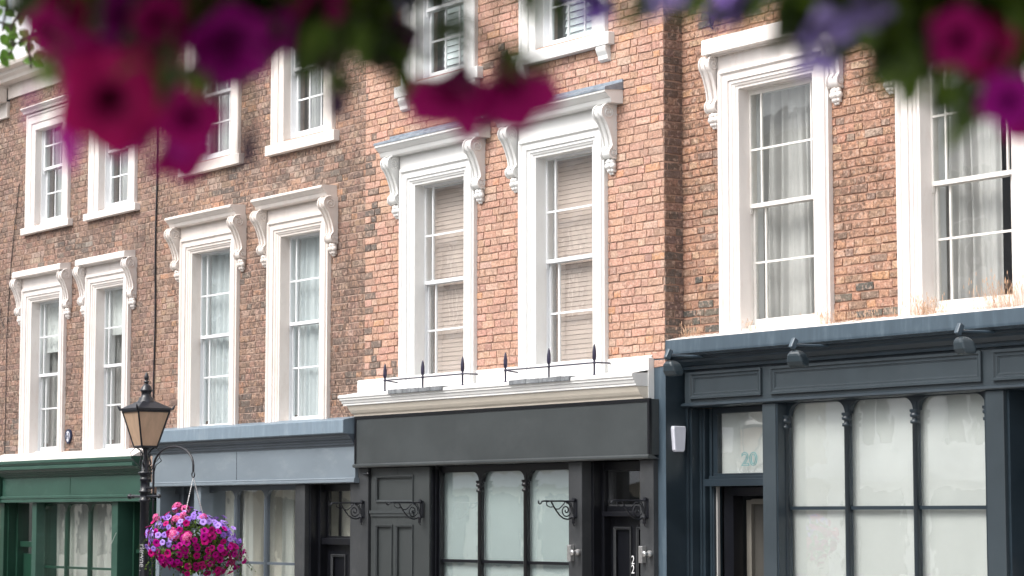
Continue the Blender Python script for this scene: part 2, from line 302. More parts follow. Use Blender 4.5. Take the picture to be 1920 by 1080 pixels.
def bricks(mb, pal, u0, u1, z0, z1, holes, P, stains=()):
    bed, head, rel, rag = STYLE[pal]
    """flemish-like bond between u0..u1; P(u, d, z) -> world, d = depth behind the face"""
    row = 0; z = math.floor(z0/CH)*CH
    while z < z1:
        u = u0-random.random()*.05-(.178 if row % 2 else .0); k = row
        dz = .008*math.sin(u0+row*.3)
        while u < u1:
            k += 1; L = .232 if k % 2 else .118
            if random.random() < .13: L = .118 if L > .2 else .232
            L += random.uniform(-.006, .006); a, b = max(u, u0), min(u+L-head, u1); u += L
            if b-a < .02: continue
            za, zb = max(z, z0), min(z+CH-bed+random.uniform(-.003, .003), z1)
            if zb-za < .02: continue
            segs = [(a, b)]
            for h in holes:
                if h[2] < (za+zb)/2 < h[3]:
                    n = []
                    for s_ in segs:
                        if s_[1] <= h[0] or s_[0] >= h[1]: n.append(s_)
                        else:
                            if s_[0] < h[0]: n.append((s_[0], h[0]))
                            if s_[1] > h[1]: n.append((h[1], s_[1]))
                    segs = n
            for (p, q) in segs:
                if q-p < .015: continue
                c = pick(PAL[pal]); f = random.uniform(.92, 1.08); c = tuple(x*f*random.uniform(.96, 1.04) for x in c)
                for (sx, sz, rx, rz, am, kind) in stains:
                    d = ((p+q)/2-sx)**2/rx**2+((za+zb)/2-sz)**2/rz**2
                    if random.random() < am*math.exp(-d*1.3):
                        if kind == 'soot': c = random.choice(DARK)
                        elif kind == 'chalk': c = tuple(Z2(x, y, .35) for x, y in zip(c, (.46, .41, .35)))
                        elif kind == 'moss': c = random.choice([(.115, .108, .09), (.14, .12, .095), (.20, .14, .105), (.09, .085, .075), (.24, .155, .11)])
                j = lambda s_=rag: random.uniform(-s_, s_)
                d0 = -rel+random.uniform(-.003, .003)
                fr = [(p+j(), d0+j(.0015), za+j()), (q+j(), d0+j(.0015), za+j()), (q+j(), d0+j(.0015), zb+j()), (p+j(), d0+j(.0015), zb+j())]
                e = .006
                fi = [(p+e, d0-.0018, za+e), (q-e, d0-.0018, za+e), (q-e, d0-.0018, zb-e), (p+e, d0-.0018, zb-e)] if q-p > .03 else None
                bk = [(p, .03, za), (q, .03, za), (q, .03, zb), (p, .03, zb)]
                if fi:
                    vs = [P(*x) for x in fi+fr+bk]
                    fs = [(0, 1, 2, 3)]+[(i, (i+1) % 4, (i+1) % 4+4, i+4) for i in range(4)]+[(4+i, 4+(i+1) % 4, 8+(i+1) % 4, 8+i) for i in range(4)]
                else:
                    vs = [P(*x) for x in fr+bk]; fs = [(0, 1, 2, 3)]+[(i, (i+1) % 4, (i+1) % 4+4, i+4) for i in range(4)]
                mb.add(vs, fs, c)
        z += CH; row += 1
def backing(mb, x0, x1, y0, y1, z0, z1, holes):
    xs = sorted({x0, x1, *[min(max(h[i], x0), x1) for h in holes for i in (0, 1)]}); zs = sorted({z0, z1, *[min(max(h[i], z0), z1) for h in holes for i in (2, 3)]})
    for a, b in zip(xs, xs[1:]):
        run = None
        for c, d in zip(zs, zs[1:]):
            inh = any(h[0] < (a+b)/2 < h[1] and h[2] < (c+d)/2 < h[3] for h in holes)
            if inh:
                if run: mb.box(a, b, y0, y1, *run); run = None
            else: run = (run[0], d) if run else (c, d)
        if run: mb.box(a, b, y0, y1, *run)

# ------------------------------------------------------------------ window joinery
def surround(x0, x1, zt, zb, y, style, reveal, th=.26):
    """stepped architrave mitred at the head; y = wall face"""
    kh = th/.26; mb = MB()
    pr = [(0, .0), (0, -.055), (.022, -.060), (.030, -.076), (.052, -.078), (.066, -.066), (.072, -.055), (.150, -.055), (.153, -.040), (.192, -.040), (.197, -.030), (.222, -.024), (.232, -.012), (.258, -.010), (.26, .0), (.26, reveal)]
    if style == 'flat': pr = [(0, 0), (0, -.05), (.012, -.062), (.035, -.06), (.05, -.045), (.15, -.045), (.155, -.03), (.25, -.028), (.26, -.02), (.26, reveal)]
    for (d, a), (e, b) in zip(pr, pr[1:]):
        a += y; b += y
        mb.add([(x0+d, a, zb), (x0+d, a, zt-d*kh), (x0+e, b, zt-e*kh), (x0+e, b, zb)], [(0, 1, 2, 3)])
        mb.add([(x1-d, a, zb), (x1-d, a, zt-d*kh), (x1-e, b, zt-e*kh), (x1-e, b, zb)], [(0, 1, 2, 3)])
        mb.add([(x0+d, a, zt-d*kh), (x1-d, a, zt-d*kh), (x1-e, b, zt-e*kh), (x0+e, b, zt-e*kh)], [(0, 1, 2, 3)])
    return mb
def console(mb, x0, x1, zt, y, depth=.2, h=.71):
    """scrolled bracket: S profile with a leaf pendant"""
    k = depth/.2; q = h/.71
    def arc(cy, cz, r_, a0, a1, n=10): return [(y-(cy+r_*math.cos(R(Z2(a0, a1, i/n))))*k, zt-(cz-r_*math.sin(R(Z2(a0, a1, i/n))))*q) for i in range(n+1)]
    prof = [(y, zt), (y-.10*k, zt)]+arc(.115, .085, .082, 85, -55, 12)+[(y-.130*k, zt-.20*q), (y-.098*k, zt-.27*q), (y-.070*k, zt-.35*q), (y-.058*k, zt-.42*q)]+arc(.045, .495, .056, 60, -95, 10)+[(y, zt-.565*q)]
    w_ = x1-x0
    mb.prism(prof, x0+w_*.08, x1-w_*.08, 'X', smooth=False)
    # raised rims at both flanks, volute spirals on the sides
    rim = [(p[0]-.008, p[1]) for p in prof[1:-1]]
    for xs in (x0+w_*.06, x1-w_*.06): mb.tube([(xs, a, b) for a, b in rim], .011, 6)
    mb.tube([((x0+x1)/2, a-.002, b) for a, b in rim[8:-8]], [.006+.012*math.sin(math.pi*i/(len(rim[8:-8])-1)) for i in range(len(rim[8:-8]))], 8)
    for xs in (x0+w_*.05, x1-w_*.05):
        for (cy, cz, r0) in ((.115, .088, .066), (.048, .497, .040)):
            sp = [(xs, y-(cy+r0*(1-t/26)*math.cos(t*.5+1))*k, zt-(cz-r0*(1-t/26)*math.sin(t*.5+1))*q) for t in range(25)]
            mb.tube(sp, .008, 5)
    # acanthus pendant
    for i, (zc, rr, dy) in enumerate(((.585, .050, .056), (.625, .060, .052), (.668, .044, .040), (.700, .026, .026))):
        for sx in (-1, 0, 1):
            cx = (x0+x1)/2+sx*rr*.75
            mb.lathe([(0.004, -rr*.62*q), (rr*.42, -rr*.40*q), (rr*.60, 0), (rr*.42, rr*.45*q), (.004, rr*.62*q)], (cx, y-dy*k*(1 if sx == 0 else .72), zt-zc*q), 7)
    mb.box(x0+w_*.2, x1-w_*.2, y-.03*k, y, zt-.69*q, zt-.56*q)
def sash_window(H, x0, x1, ztop, zbot, glass, yb, cols, frame='sash', name='window', slim=False):
    """opening x0..x1; glass = (top, bar, meeting, bar, bottom); cols = bar positions as fractions"""
    fr = MB(); gt, b1, mt, b2, gb = glass; yu, yl = yb+.005, yb+.05
    fw_, st = (.012, .035) if slim else (.022, .042)
    # box frame
    fr.box(x0, x0+fw_, yb-.02, yb+.11, zbot, ztop); fr.box(x1-fw_, x1, yb-.02, yb+.11, zbot, ztop); fr.box(x0+fw_, x1-fw_, yb-.02, yb+.11, ztop-fw_, ztop)
    fr.box(x0+fw_, x1-fw_, yb-.035, yb+.11, zbot, zbot+.035)
    gx0, gx1 = x0+fw_+st, x1-fw_-st
    def sash(y, za, zb_, bars, top, bot, ux0, ux1):
        fr.box(ux0-st, ux0, y, y+.035, za-bot, zb_+top); fr.box(ux1, ux1+st, y, y+.035, za-bot, zb_+top)
        fr.box(ux0, ux1, y, y+.035, zb_, zb_+top); fr.box(ux0, ux1, y, y+.035, za-bot, za)
        for c in cols:
            X = ux0+(ux1-ux0)*c; fr.box(X-.009, X+.009, y+.004, y+.026, za, zb_)
        for b in bars: fr.box(ux0, ux1, y+.003, y+.027, b-.010, b+.010)
    sash(yu, mt+.02, gt, [b1], min(.05, ztop-fw_-gt) if ztop-fw_-gt > .01 else .02, .04, gx0, gx1)
    sash(yl, gb, mt-.025, [b2], .045, max(.03, min(.08, gb-zbot-.035)), gx0, gx1)
    for X in (x0+fw_+.01, x1-fw_-.01):       # horns
        fr.add([(X-.012, yu, mt-.02), (X+.012, yu, mt-.02), (X+.012, yu+.034, mt-.02), (X-.012, yu+.034, mt-.02), (X-.008, yu+.006, mt-.075), (X+.008, yu+.006, mt-.075), (X+.008, yu+.03, mt-.075), (X-.008, yu+.03, mt-.075)],
               [(0, 1, 2, 3), (4, 5, 6, 7), (0, 1, 5, 4), (1, 2, 6, 5), (2, 3, 7, 6), (3, 0, 4, 7)])
    fo = H.part(fr, name, frame)
    sub(MB().box(gx0, gx1, yu+.014, yu+.017, mt+.02, gt), 'glass_pane', 'glass', fo)
    sub(MB().box(gx0, gx1, yl+.014, yl+.017, gb, mt-.025), 'glass_pane', 'glass', fo)
    return fo
def curtain(x0, x1, y, z0, z1, folds, amp, ph=0., n=90, gather=0.):
    mb = MB(); vs = []; rows = 8
    for r_ in range(rows+1):
        t = r_/rows
        for i in range(n+1):
            u = i/n; a = amp*(.6+.4*math.sin(u*7+ph*3))
            x = x0+(x1-x0)*u+.012*math.sin(t*4+u*9+ph)+gather*t*t*(u-.5)
            vs.append((x, y+a*math.sin(u*folds*2*math.pi+ph+.5*math.sin(t*3+u*5))+.3*a*math.sin(u*folds*4.7*math.pi+ph), Z2(z0, z1, t)))
    mb.add(vs, [(r_*(n+1)+i, r_*(n+1)+i+1, (r_+1)*(n+1)+i+1, (r_+1)*(n+1)+i) for r_ in range(rows) for i in range(n)], smooth=True)
    return mb
def slats(x0, x1, y, z0, z1, step=.05, tilt=.02, th=.003):
    mb = MB(); z = z0
    while z < z1:
        mb.add([(x0, y, z), (x1, y, z), (x1, y+tilt, z+step*.97), (x0, y+tilt, z+step*.97), (x0, y+th, z), (x1, y+th, z), (x1, y+tilt+th, z+step*.97), (x0, y+tilt+th, z+step*.97)],
               [(0, 1, 2, 3), (4, 5, 6, 7), (0, 1, 5, 4), (3, 2, 6, 7), (0, 3, 7, 4), (1, 2, 6, 5)])
        z += step
    return mb
def hood_profile(kind, y, zb, zt, P):
    if kind == 'slab': return [(y, zb-.012), (y-P*.55, zb-.012), (y-P*.58, zb), (y-P, zb), (y-P, zt-.012), (y-P+.015, zt), (y, zt+.02)]
    h = zt-zb
    return [(y, zb), (y-P*.62, zb), (y-P*.66, zb+h*.1), (y-P*.72, zb+h*.38), (y-P*.76, zb+h*.40), (y-P*.80, zb+h*.46), (y-P*.9, zb+h*.62), (y-P*.93, zb+h*.70), (y-P, zb+h*.74), (y-P, zt-.01), (y-P+.012, zt), (y, zt+.01)]
def big_window(H, y, X0, X1, zarch, zb, hood, cons_d, glass, paint, joinery, over, P, kind, flashing=False, sill=None):
    zopen = zarch-.212; so = H.part(surround(X0, X1, zarch, zb, y, 'step', .13, .212), 'window_surround', paint)
    zh0, zh1 = hood
    sub(MB().box(X0, X1, y-.048, y, zarch, zh0), 'frieze', paint, so)
    for a, b in ((X0-.165, X0-.002), (X1+.002, X1+.165)):
        c = MB(); console(c, a, b, zh0, y, cons_d); sub(c, 'console', paint, so)
    hb = MB().sweep(hood_profile(kind, y, zh0, zh1, P), X0-over+P*.0, X1+over, .0, .0, y); sub(hb, 'hood', paint, so, bevel=.004)
    if flashing:
        f = MB(); f.prism([(y-P-.008, zh1-.012), (y-P-.008, zh1+.014), (y-.02, zh1+.085), (y-.02, zh1+.115), (y, zh1+.115), (y, zh1+.006)], X0-over-.012, X1+over+.012, 'X')
        sub(f, 'lead_flashing', 'lead', so)
    ox0, ox1 = X0+.26, X1-.26
    # lower sill board
    s = MB(); s.box(ox0, ox1, y+.01, y+.2, zb, glass[4]-.10); sub(s, 'sill', paint, so)
    ln = MB(); ln.box(X0+.2325, X0+.255, y+.232, y+.305, zb+.2, zopen); ln.box(X1-.255, X1-.2325, y+.232, y+.305, zb+.2, zopen); ln.box(X0+.256, X1-.256, y+.232, y+.305, zopen-.02, zopen-.002); sub(ln, 'lining', 'sash', so)
    return sash_window(H, ox0-.025, ox1+.025, zopen+.002, glass[4]-.10, glass, y+.12, [.147, .853], joinery, slim=True)

# ------------------------------------------------------------------ shopfront pieces
def arched_header(mb, centers, zt, zg, y0, y1, rr, mw):
    """spandrels with rounded corners between mullion centres"""
    for a, b in zip(centers, centers[1:]):
        a += mw/2; b -= mw/2
        for sx, x in ((1, a), (-1, b)):
            arc = [(x+sx*rr*(1-math.cos(R(t))), zg-rr+rr*math.sin(R(t))) for t in range(0, 91, 10)]
            mb.prism([(x-sx*mw/2, zg-rr)]+arc+[(x+sx*rr, zt), (x-sx*mw/2, zt)], y0, y1, 'Y')
        mb.box(a+rr, b-rr, y0, y1, zg, zt)
def colonnette(mb, x, y, z0, zc, r_=.026):
    mb.lathe([(r_, z0), (r_, zc-.10), (r_*1.7, zc-.095), (r_*1.7, zc-.070), (r_*1.0, zc-.065), (r_*1.0, zc-.045), (r_*1.8, zc-.035), (r_*1.8, zc-.012), (r_*1.3, zc-.006), (r_*1.9, zc+.008), (r_*1.9, zc+.028)], (x, y, 0), 12)
    mb.box(x-r_*.7, x+r_*.7, y, y+.05, z0, zc+.1)
def shop_window(H, cs, zg, zbar, zt, zb, y, mw, paint, pane, cap, name='shop_window', rr=.11, plain=False):
    f = MB(); arched_header(f, cs, zt, zg, y-.03, y+.02, rr, mw)
    for c in cs:
        if plain: f.prism([(c-mw*.5, y+.02), (c-mw*.5, y-.02), (c-mw*.25, y-.045), (c+mw*.25, y-.045), (c+mw*.5, y-.02), (c+mw*.5, y+.02)], zb, zg-rr+.003, 'Z')
        else: colonnette(f, c, y-.035, zb, cap, mw*.42)
    f.box(cs[0], cs[-1], y-.02, y+.012, zbar-.016, zbar+.016)
    fo = H.part(f, name, paint)
    for a, b in zip(cs, cs[1:]):
        sub(MB().box(a+.01, b-.01, y+.022, y+.028, zb, zg+.02), 'glass_pane', pane, fo)
    return fo
def panel_frame(mb, x0, x1, z0, z1, y, w_=.03, h=.018):
    """mitred moulding standing on a face"""
    pr = [(0, 0), (0, -h), (w_*.4, -h), (w_*.6, -h*.4), (w_, -h*.35), (w_, .0)]
    for (d, a), (e, b) in zip(pr, pr[1:]):
        a += y; b += y
        q = [(x0+d, z0+d), (x1-d, z0+d), (x1-d, z1-d), (x0+d, z1-d)]; r_ = [(x0+e, z0+e), (x1-e, z0+e), (x1-e, z1-e), (x0+e, z1-e)]
        for i in range(4):
            j = (i+1) % 4; mb.add([(q[i][0], a, q[i][1]), (q[j][0], a, q[j][1]), (r_[j][0], b, r_[j][1]), (r_[i][0], b, r_[i][1])], [(0, 1, 2, 3)])
def text_part(s, size, mw, name, m, par, ext=.0015, outline=False):
    cu = bpy.data.curves.new('t', 'FONT'); cu.body = s; cu.size = size; cu.extrude = ext; cu.align_x = 'CENTER'; cu.align_y = 'CENTER'
    if outline: cu.fill_mode = 'NONE'; cu.bevel_depth = .0028; cu.extrude = 0
    t = bpy.data.objects.new('t', cu); COL.objects.link(t)
    bpy.context.view_layer.update()
    me = bpy.data.meshes.new_from_object(t.evaluated_get(bpy.context.evaluated_depsgraph_get())); bpy.data.objects.remove(t)
    me.transform(mw); me.materials.clear(); me.materials.append(M[m])
    o = bpy.data.objects.new(name, me); COL.objects.link(o); o.parent = par; return o
def interior(H, x0, x1, yf, zs, zroof, m='room'):
    b = MB(); t = .1
    b.box(x0, x1, 3.2, 3.3, gz(x0)-.1, zroof); b.box(x0, x0+t, yf, 3.2, gz(x0)-.1, zroof); b.box(x1-t, x1, yf, 3.2, gz(x0)-.1, zroof)
    for z in zs: b.box(x0+t, x1-t, yf, 3.2, z-.12, z)
    b.box(x0, x1, .3, 3.3, zroof, zroof+.1)
    H.part(b, 'interior', m)
def roof(H, x0, x1, z, y0=-.1):
    r_ = MB(); r_.prism([(y0, z), (y0, z+.12), (3.6, z+2.4), (7.2, z+.12), (7.2, z)], x0+.01, x1-.01, 'X'); H.part(r_, 'roof', 'roof')
    b = MB(); b.box(x0+.01, x1-.01, 6.7, 7.0, gz(x0)-.2, z); b.box(x0+.01, x0+.2, 3.35, 6.7, gz(x0)-.2, z); b.box(x1-.2, x1-.01, 3.35, 6.7, gz(x0)-.2, z); H.part(b, 'rear_wall', 'mortar_grey')

# ================================================================== HOUSE 22 (bright white windows, charcoal shop)
H22 = Thing('terraced_house', (-2.78, 0, gz(-2.78)), 'salmon brick house, bright white windows above a charcoal shopfront numbered 22', 'house', 'terraced houses')
XA, XB = -5.55, 0.0
ff22 = [(-4.745, -3.24, 3.969, (3.735, 3.18, 2.645, 2.10, 1.60)), (-2.405, -.90, 4.004, (3.772, 3.215, 2.69, 2.135, 1.62))]
sf22 = [(-4.72, -3.23), (-2.395, -.885)]
holes = [(a+.03, b-.03, 1.3, z+.02) for a, b, z, g in ff22]+[(a+.03, b-.03, 4.95, 6.85) for a, b in sf22]
bk = MB(); bricks(bk, '22', XA, XB, 1.45, 8.4, holes, lambda u, d, z: (u, d, z), [(-5.4, 3.5, .12, 3, .35, 'soot'), (-5.1, 1.7, .5, .18, .6, 'soot'), (-3., 4.9, .8, .25, .25, 'soot')])
wall = H22.part(bk, 'brick_wall', 'brick', recalc=False)
core = MB(); h2 = [(a+.2, b-.2, c, d-.2) for a, b, c, d in holes]
backing(core, XA, XB-.001, .0025, .3, .63, 8.4, [(h[0], h[1], h[2]+.02, h[3]) for h in h2]); sub(core, 'mortar', 'mortar_pale', wall)
rb = MB(); bricks(rb, 'ret', .0, .24, 1.58, 8.4, [], lambda u, d, z: (-d+.001, u+.002, z), [(.12, 2.3, .3, .5, .5, 'soot')])
sub(rb, 'return_bricks', 'brick_rough', wall, recalc=False)
sub(MB().box(-.15, -.003, .3, .6, .55, 8.4), 'corner_core', 'mortar_grey', wall)
for a, b, z, g in ff22:
    dz = z-3.969
    wo = big_window(H22, 0, a, b, z, 1.42, (4.12+dz*1.4, 4.27+dz), .2, g, 'white', 'sash', .25, .235, 'mould', True)
    sub(slats(a+.262, b-.262, .25, 1.5, z-.235, .050, .005), 'blind', 'blind', wo)
for a, b in sf22:
    so = H22.part(surround(a, b, 6.83, 4.93, 0, 'flat', .11), 'window_surround', 'white')
    sub(MB().box(a-.10, b+.10, -.085, .11, 4.80, 4.93), 'sill', 'white', so, bevel=.006)
    for x in (a-.03, b-.12):
        c = MB(); c.prism([(0, 4.80), (-.075, 4.80), (-.08, 4.765), (-.072, 4.74), (-.05, 4.70), (-.045, 4.66), (-.012, 4.64), (0, 4.64)], x, x+.16, 'X'); sub(c, 'bracket', 'white', so)
    wo = sash_window(H22, a+.26, b-.26, 6.57, 4.95, (6.52, 6.15, 5.79, 5.42, 5.06), .10, [1/3, 2/3])
    sub(slats(a+.42, b-.3, .26, 4.98, 6.5, .075, .02), 'shutter', 'shutter', wo)
# white cornice with cream cove
c = MB(); c.sweep([(-.02, 1.415), (-.262, 1.405), (-.272, 1.398), (-.272, 1.372), (-.258, 1.362), (-.258, 1.345), (-.246, 1.338), (-.236, 1.31), (-.226, 1.300), (-.226, 1.284), (-.214, 1.278), (-.02, 1.278)], -5.57, -.185, .9, 0, -.12)
co = H22.part(c, 'cornice', 'white')
c = MB(); c.sweep([(-.02, 1.277), (-.205, 1.277), (-.200, 1.262), (-.182, 1.225), (-.16, 1.195), (-.135, 1.175), (-.130, 1.157), (-.02, 1.157)], -5.565, -.19, .5, 0, -.12); sub(c, 'cove', 'creamcove', co)
c = MB(); n = 60; pts = []
c.box(-5.68, -.187, -.022, .0, 1.40, 1.57)
for i in range(n): # lumpy lead dressed over the top edge
    x = Z2(-5.68, -.187, i/n); x2 = Z2(-5.68, -.187, (i+1)/n); h = .003*random.random()
    c.add([(x, -.024, 1.562), (x2, -.024, 1.562), (x2, -.024, 1.578+h), (x, -.024, 1.578+h), (x, 0, 1.59+h), (x2, 0, 1.59+h)], [(0, 1, 2, 3), (3, 2, 5, 4)])
sub(c, 'upstand', 'white', co)
c = MB(); c.add([(-5.6, -.262, 1.405), (-.187, -.262, 1.405), (-.187, -.02, 1.447), (-5.6, -.02, 1.447)], [(0, 1, 2, 3)]); sub(c, 'cornice_top', 'white', co)
# end block of cornice
sub(MB().box(-.190, -.176, -.07, -.0, 1.13, 1.56), 'end_board', 'white', co)
# fascia
f = MB().box(-5.56, -.10, -.12, -.002, .60, 1.150); fo = H22.part(f, 'fascia_board', 'char', bevel=.004)
f = MB().box(-5.565, -.095, -.132, -.10, 1.125, 1.156); f.box(-5.566, -5.535, -.131, -.1, .6, 1.125); f.box(-.125, -.094, -.131, -.1, .6, 1.125)
sub(f, 'fascia_frame', 'black', fo)
f = MB(); f.sweep([(-.10, .607), (-.135, .605), (-.152, .592), (-.152, .575), (-.14, .562), (-.002, .560)], -5.57, -.09); sub(f, 'fascia_moulding', 'char', fo)
for i, (x0, x1) in enumerate(((-5.60, -5.372), (-1.51, -1.285), (-.336, -.124))):
    H22.part(MB().box(x0, x1, -.06, .3, gz(x0), .558), 'pilaster', 'char2', bevel=.006)
# side door
d = MB(); X0, X1 = -5.345, -4.13; zb = gz(X0)
def leaf(d, X0, X1, y, zb, zt, holes_, dep=.022, t=.05):
    backing(d, X0, X1, y, y+t, zb, zt, holes_)
    for h in holes_: d.box(h[0], h[1], y+dep, y+t, h[2], h[3])
hl = [(-5.215, -4.47, .185, .445), (-5.215, -4.90, -1.05, -.115), (-4.785, -4.47, -1.05, -.115), (-5.215, -4.90, -1.95, -1.25), (-4.785, -4.47, -1.95, -1.25)]
leaf(d, X0, X1, -.035, zb, .555, hl)
dp = H22.part(d, 'side_door', 'charpanel', bevel=.003)
f = MB()
for h in hl: panel_frame(f, h[0]-.022, h[1]+.022, h[2]-.022, h[3]+.022, -.035, .026, .016)
f.box(-5.34, -4.43, -.062, -.035, .035, .068); f.box(-5.33, -4.43, -.052, -.035, .0, .034)
sub(f, 'moulding', 'char', dp)
H22.part(MB().box(-5.371, -5.345, .02, .2, zb, .555), 'door_gap', 'black')
hd = MB(); hd.lathe([(.012, -.05), (.02, -.045), (.02, .04), (.012, .045)], (-5.37, -.075, .49), 10, (1, 0, 0)); hd.box(-5.385, -5.355, -.07, -.05, .46, .52); sub(hd, 'hinge', 'black', dp)
cs = [-4.135, -3.285, -2.435, -1.585]
swn = shop_window(H22, cs, .485, -.487, .555, -1.3, .10, .055, 'black', 'glass_shop', .36)
sub(MB().box(-4.2, -1.5, .135, .145, -1.3, .56), 'frosted_film', 'frost', swn)
f = MB(); f.box(-4.13, -1.51, -.03, .35, gz(-3)-.1, -1.3); f.box(-4.13, -4.08, .03, .3, -1.3, .555); H22.part(f, 'stall_riser', 'char2')
f = MB()
for i, (w0, yy) in enumerate(((.05, .0), (.03, .03), (.04, .055))): f.box(-4.127+i*.035, -4.127+i*.035+.02, yy-.01, .09, -1.3, .52)
H22.part(f, 'window_reveal', 'black')
# recessed door
f = MB(); f.box(-1.285, -1.245, .06, .3, gz(0), .555); f.box(-1.245, -1.20, .16, .3, gz(0), .555); f.box(-.40, -.32, .12, .3, gz(0), .555); f.box(-1.2, -.40, .17, .3, .47, .555)
f.box(-1.2, -.40, .14, .3, .0, .048); f.box(-1.2, -.40, .20, .3, .048, .105); H22.part(f, 'door_frame', 'black', bevel=.004)
f = MB(); f.box(-1.2, -1.150, .22, .28, .105, .47); f.box(-.47, -.4, .22, .28, .105, .47); f.box(-1.15, -.47, .22, .28, .455, .47); f.box(-1.15, -.47, .205, .28, .105, .120)
tw = H22.part(f, 'transom_window', 'char2'); sub(MB().box(-1.15, -.47, .25, .255, .12, .455), 'glass_pane', 'glass_shop', tw)
sub(MB().box(-.80, -.3, .5, .51, -.1, .6), 'inner_panel', 'whiteblind', tw)
sub(MB().box(-1.3, -.80, .7, .71, -.1, .6), 'inner_wall', 'roomwarm', tw)
d = MB(); hl = [(-1.12, -.88, -1.0, -.125), (-.75, -.5, -1.0, -.125)]
leaf(d, -1.2, -.40, .25, gz(0)+.1, .0, hl); dr = H22.part(d, 'front_door', 'black', bevel=.003)
f = MB()
for h in hl: panel_frame(f, h[0]-.02, h[1]+.02, h[2]-.02, h[3]+.02, .25, .026, .016)
sub(f, 'moulding', 'char2', dr)
for k, zz in enumerate((-.442, -.535)):
    text_part('2', .125, Matrix.Translation((-.835, .244, zz)) @ Matrix.Rotation(R(90), 4, 'X') @ Matrix.Diagonal((.85, 1, 1, 1)), 'door_number', 'whitemark', dr)
interior(H22, XA+.01, XB-.01, .31, [gz(0)-.0, 1.2, 4.6], 8.3)
H22.part(MB().box(XA, XB, -.15, .3, 8.4, 8.6), 'parapet', 'white'); roof(H22, XA, XB, 8.6)

# ================================================================== HOUSE 20 (navy shop, right)
H20 = Thing('terraced_house', (3.3, .235, gz(3.3)), 'set-back brick house at the right with drapes above a navy shopfront numbered 20', 'house', 'terraced houses')
YW = .235; XE = 6.6
ff20 = [(.605, 2.17), (3.04, 4.63)]
holes = [(a+.03, b-.03, 1.5, 4.35) for a, b in ff20]+[(a+.03, b-.03, 5.25, 7.15) for a, b in ff20]
bk = MB(); bricks(bk, '20', .0, XE, 1.66, 8.4, holes, lambda u, d, z: (u, YW+d, z),
    [(.3, 1.75, .5, .35, .9, 'moss'), (2.6, 1.72, .6, .42, .95, 'moss'), (5.2, 1.72, .6, .42, .95, 'moss'), (.6, 4.9, .8, .12, .5, 'soot'), (2.9, 3.5, .4, .12, .6, 'chalk')])
wall = H20.part(bk, 'brick_wall', 'brick_rough', recalc=False)
core = MB(); backing(core, .004, XE, YW+.004, YW+.3, 1.45, 8.4, [(h[0]+.2, h[1]-.2, h[2]+.02, h[3]-.2) for h in holes]); sub(core, 'mortar', 'mortar_red', wall)
for i, (a, b) in enumerate(ff20):
    zz = 4.335
    wo = big_window(H20, YW, a, b, zz, 1.70, (4.485, 4.64), .15, (4.07, 3.53, 2.985 if i == 0 else 2.93, 2.435, 1.89), 'pinkwhite' if i == 0 else 'pinkwhite', 'sash_worn', .10, .17, 'slab')
    sub(curtain(a+.12, a+(.93 if i == 0 else .86), YW+.36, 1.72, 4.15, 6, .06, i*1.7, gather=-.08), 'curtain', 'drape20', wo)
    sub(curtain(a+.92, a+1.3, YW+.5, 1.72, 4.15, 4, .03, 1.), 'curtain', 'drape', wo)
    dt = MB()
    for k in range(46):
        x = Z2(a+.05, b-.05, k/45); dt.lathe([(.003, 0), (.010, .004), (.012, .012), (.003, .018)], (x+random.uniform(-.006, .006), YW-.055, 4.458), 6)
    sub(dt, 'bead_row', 'cream', bpy.data.objects[wo.name]) 
    so = H20.part(surround(a, b, 7.12, 5.25, YW, 'flat', .11), 'window_surround', 'pinkwhite')
    sub(MB().box(a-.1, b+.1, YW-.085, YW+.11, 5.12, 5.25), 'sill', 'pinkwhite', so)
    wo = sash_window(H20, a+.26, b-.26, 6.86, 5.27, (6.8, 6.45, 6.1, 5.75, 5.38), YW+.1, [1/3, 2/3])
# cornice
c = MB(); c.sweep([(YW, 1.735), (.03, 1.727), (.0, 1.720), (-.002, 1.600), (.002, 1.578), (.055, 1.578), (.058, 1.560), (YW, 1.56)], .002, XE)
co = H20.part(c, 'cornice', 'navylight', bevel=.003)
c = MB(); c.sweep([(YW, 1.559), (.075, 1.559), (.080, 1.540), (.10, 1.525), (.105, 1.505), (.14, 1.47), (.165, 1.46), (.168, 1.43), (.20, 1.425), (.205, 1.41), (YW, 1.41)], .004, XE); sub(c, 'cornice_moulding', 'navy', co)
c = MB(); x = .004
while x < XE-.1:
    x2 = x+.055; c.add([(x, .008, 1.724), (x2, .008, 1.724), (x2, YW-.002, 1.765+.012*random.random()), (x, YW-.002, 1.765+.012*random.random()), (x, .004, 1.718), (x2, .004, 1.718)], [(0, 1, 2, 3), (0, 1, 5, 4)]); x = x2
sub(c, 'cornice_top', 'pinkwhite', co)
# frieze with panels
f = MB().box(.055, XE, .20, .40, 1.105, 1.409); fr = H20.part(f, 'fascia_board', 'navypanel')
for x0, x1 in ((.145, 1.203), (1.328, 4.022), (4.147, 6.5)):
    p = MB(); panel_frame(p, x0, x1, 1.143, 1.402, .20, .052, .026); panel_frame(p, x0+.045, x1-.045, 1.143+.045, 1.402-.045, .20, .02, .012); sub(p, 'panel_moulding', 'navypanel', fr)
p = MB().sweep([(.40, 1.106), (.192, 1.106), (.180, 1.099), (.165, 1.098), (.162, 1.078), (.172, 1.068), (.2, 1.062), (.40, 1.062)], .035, XE); sub(p, 'lower_moulding', 'navy', fr)
pp = MB().box(-.222, -.001, .0, .4, gz(0)-.1, 1.576); po = H20.part(pp, 'party_pier', 'navylight', bevel=.004)
sub(MB().box(-.001, .0008, .002, .4, gz(0)-.1, 1.56), 'pier_side', 'navy', po)  # thin sheet of dark navy, with the recess shade put into its colour
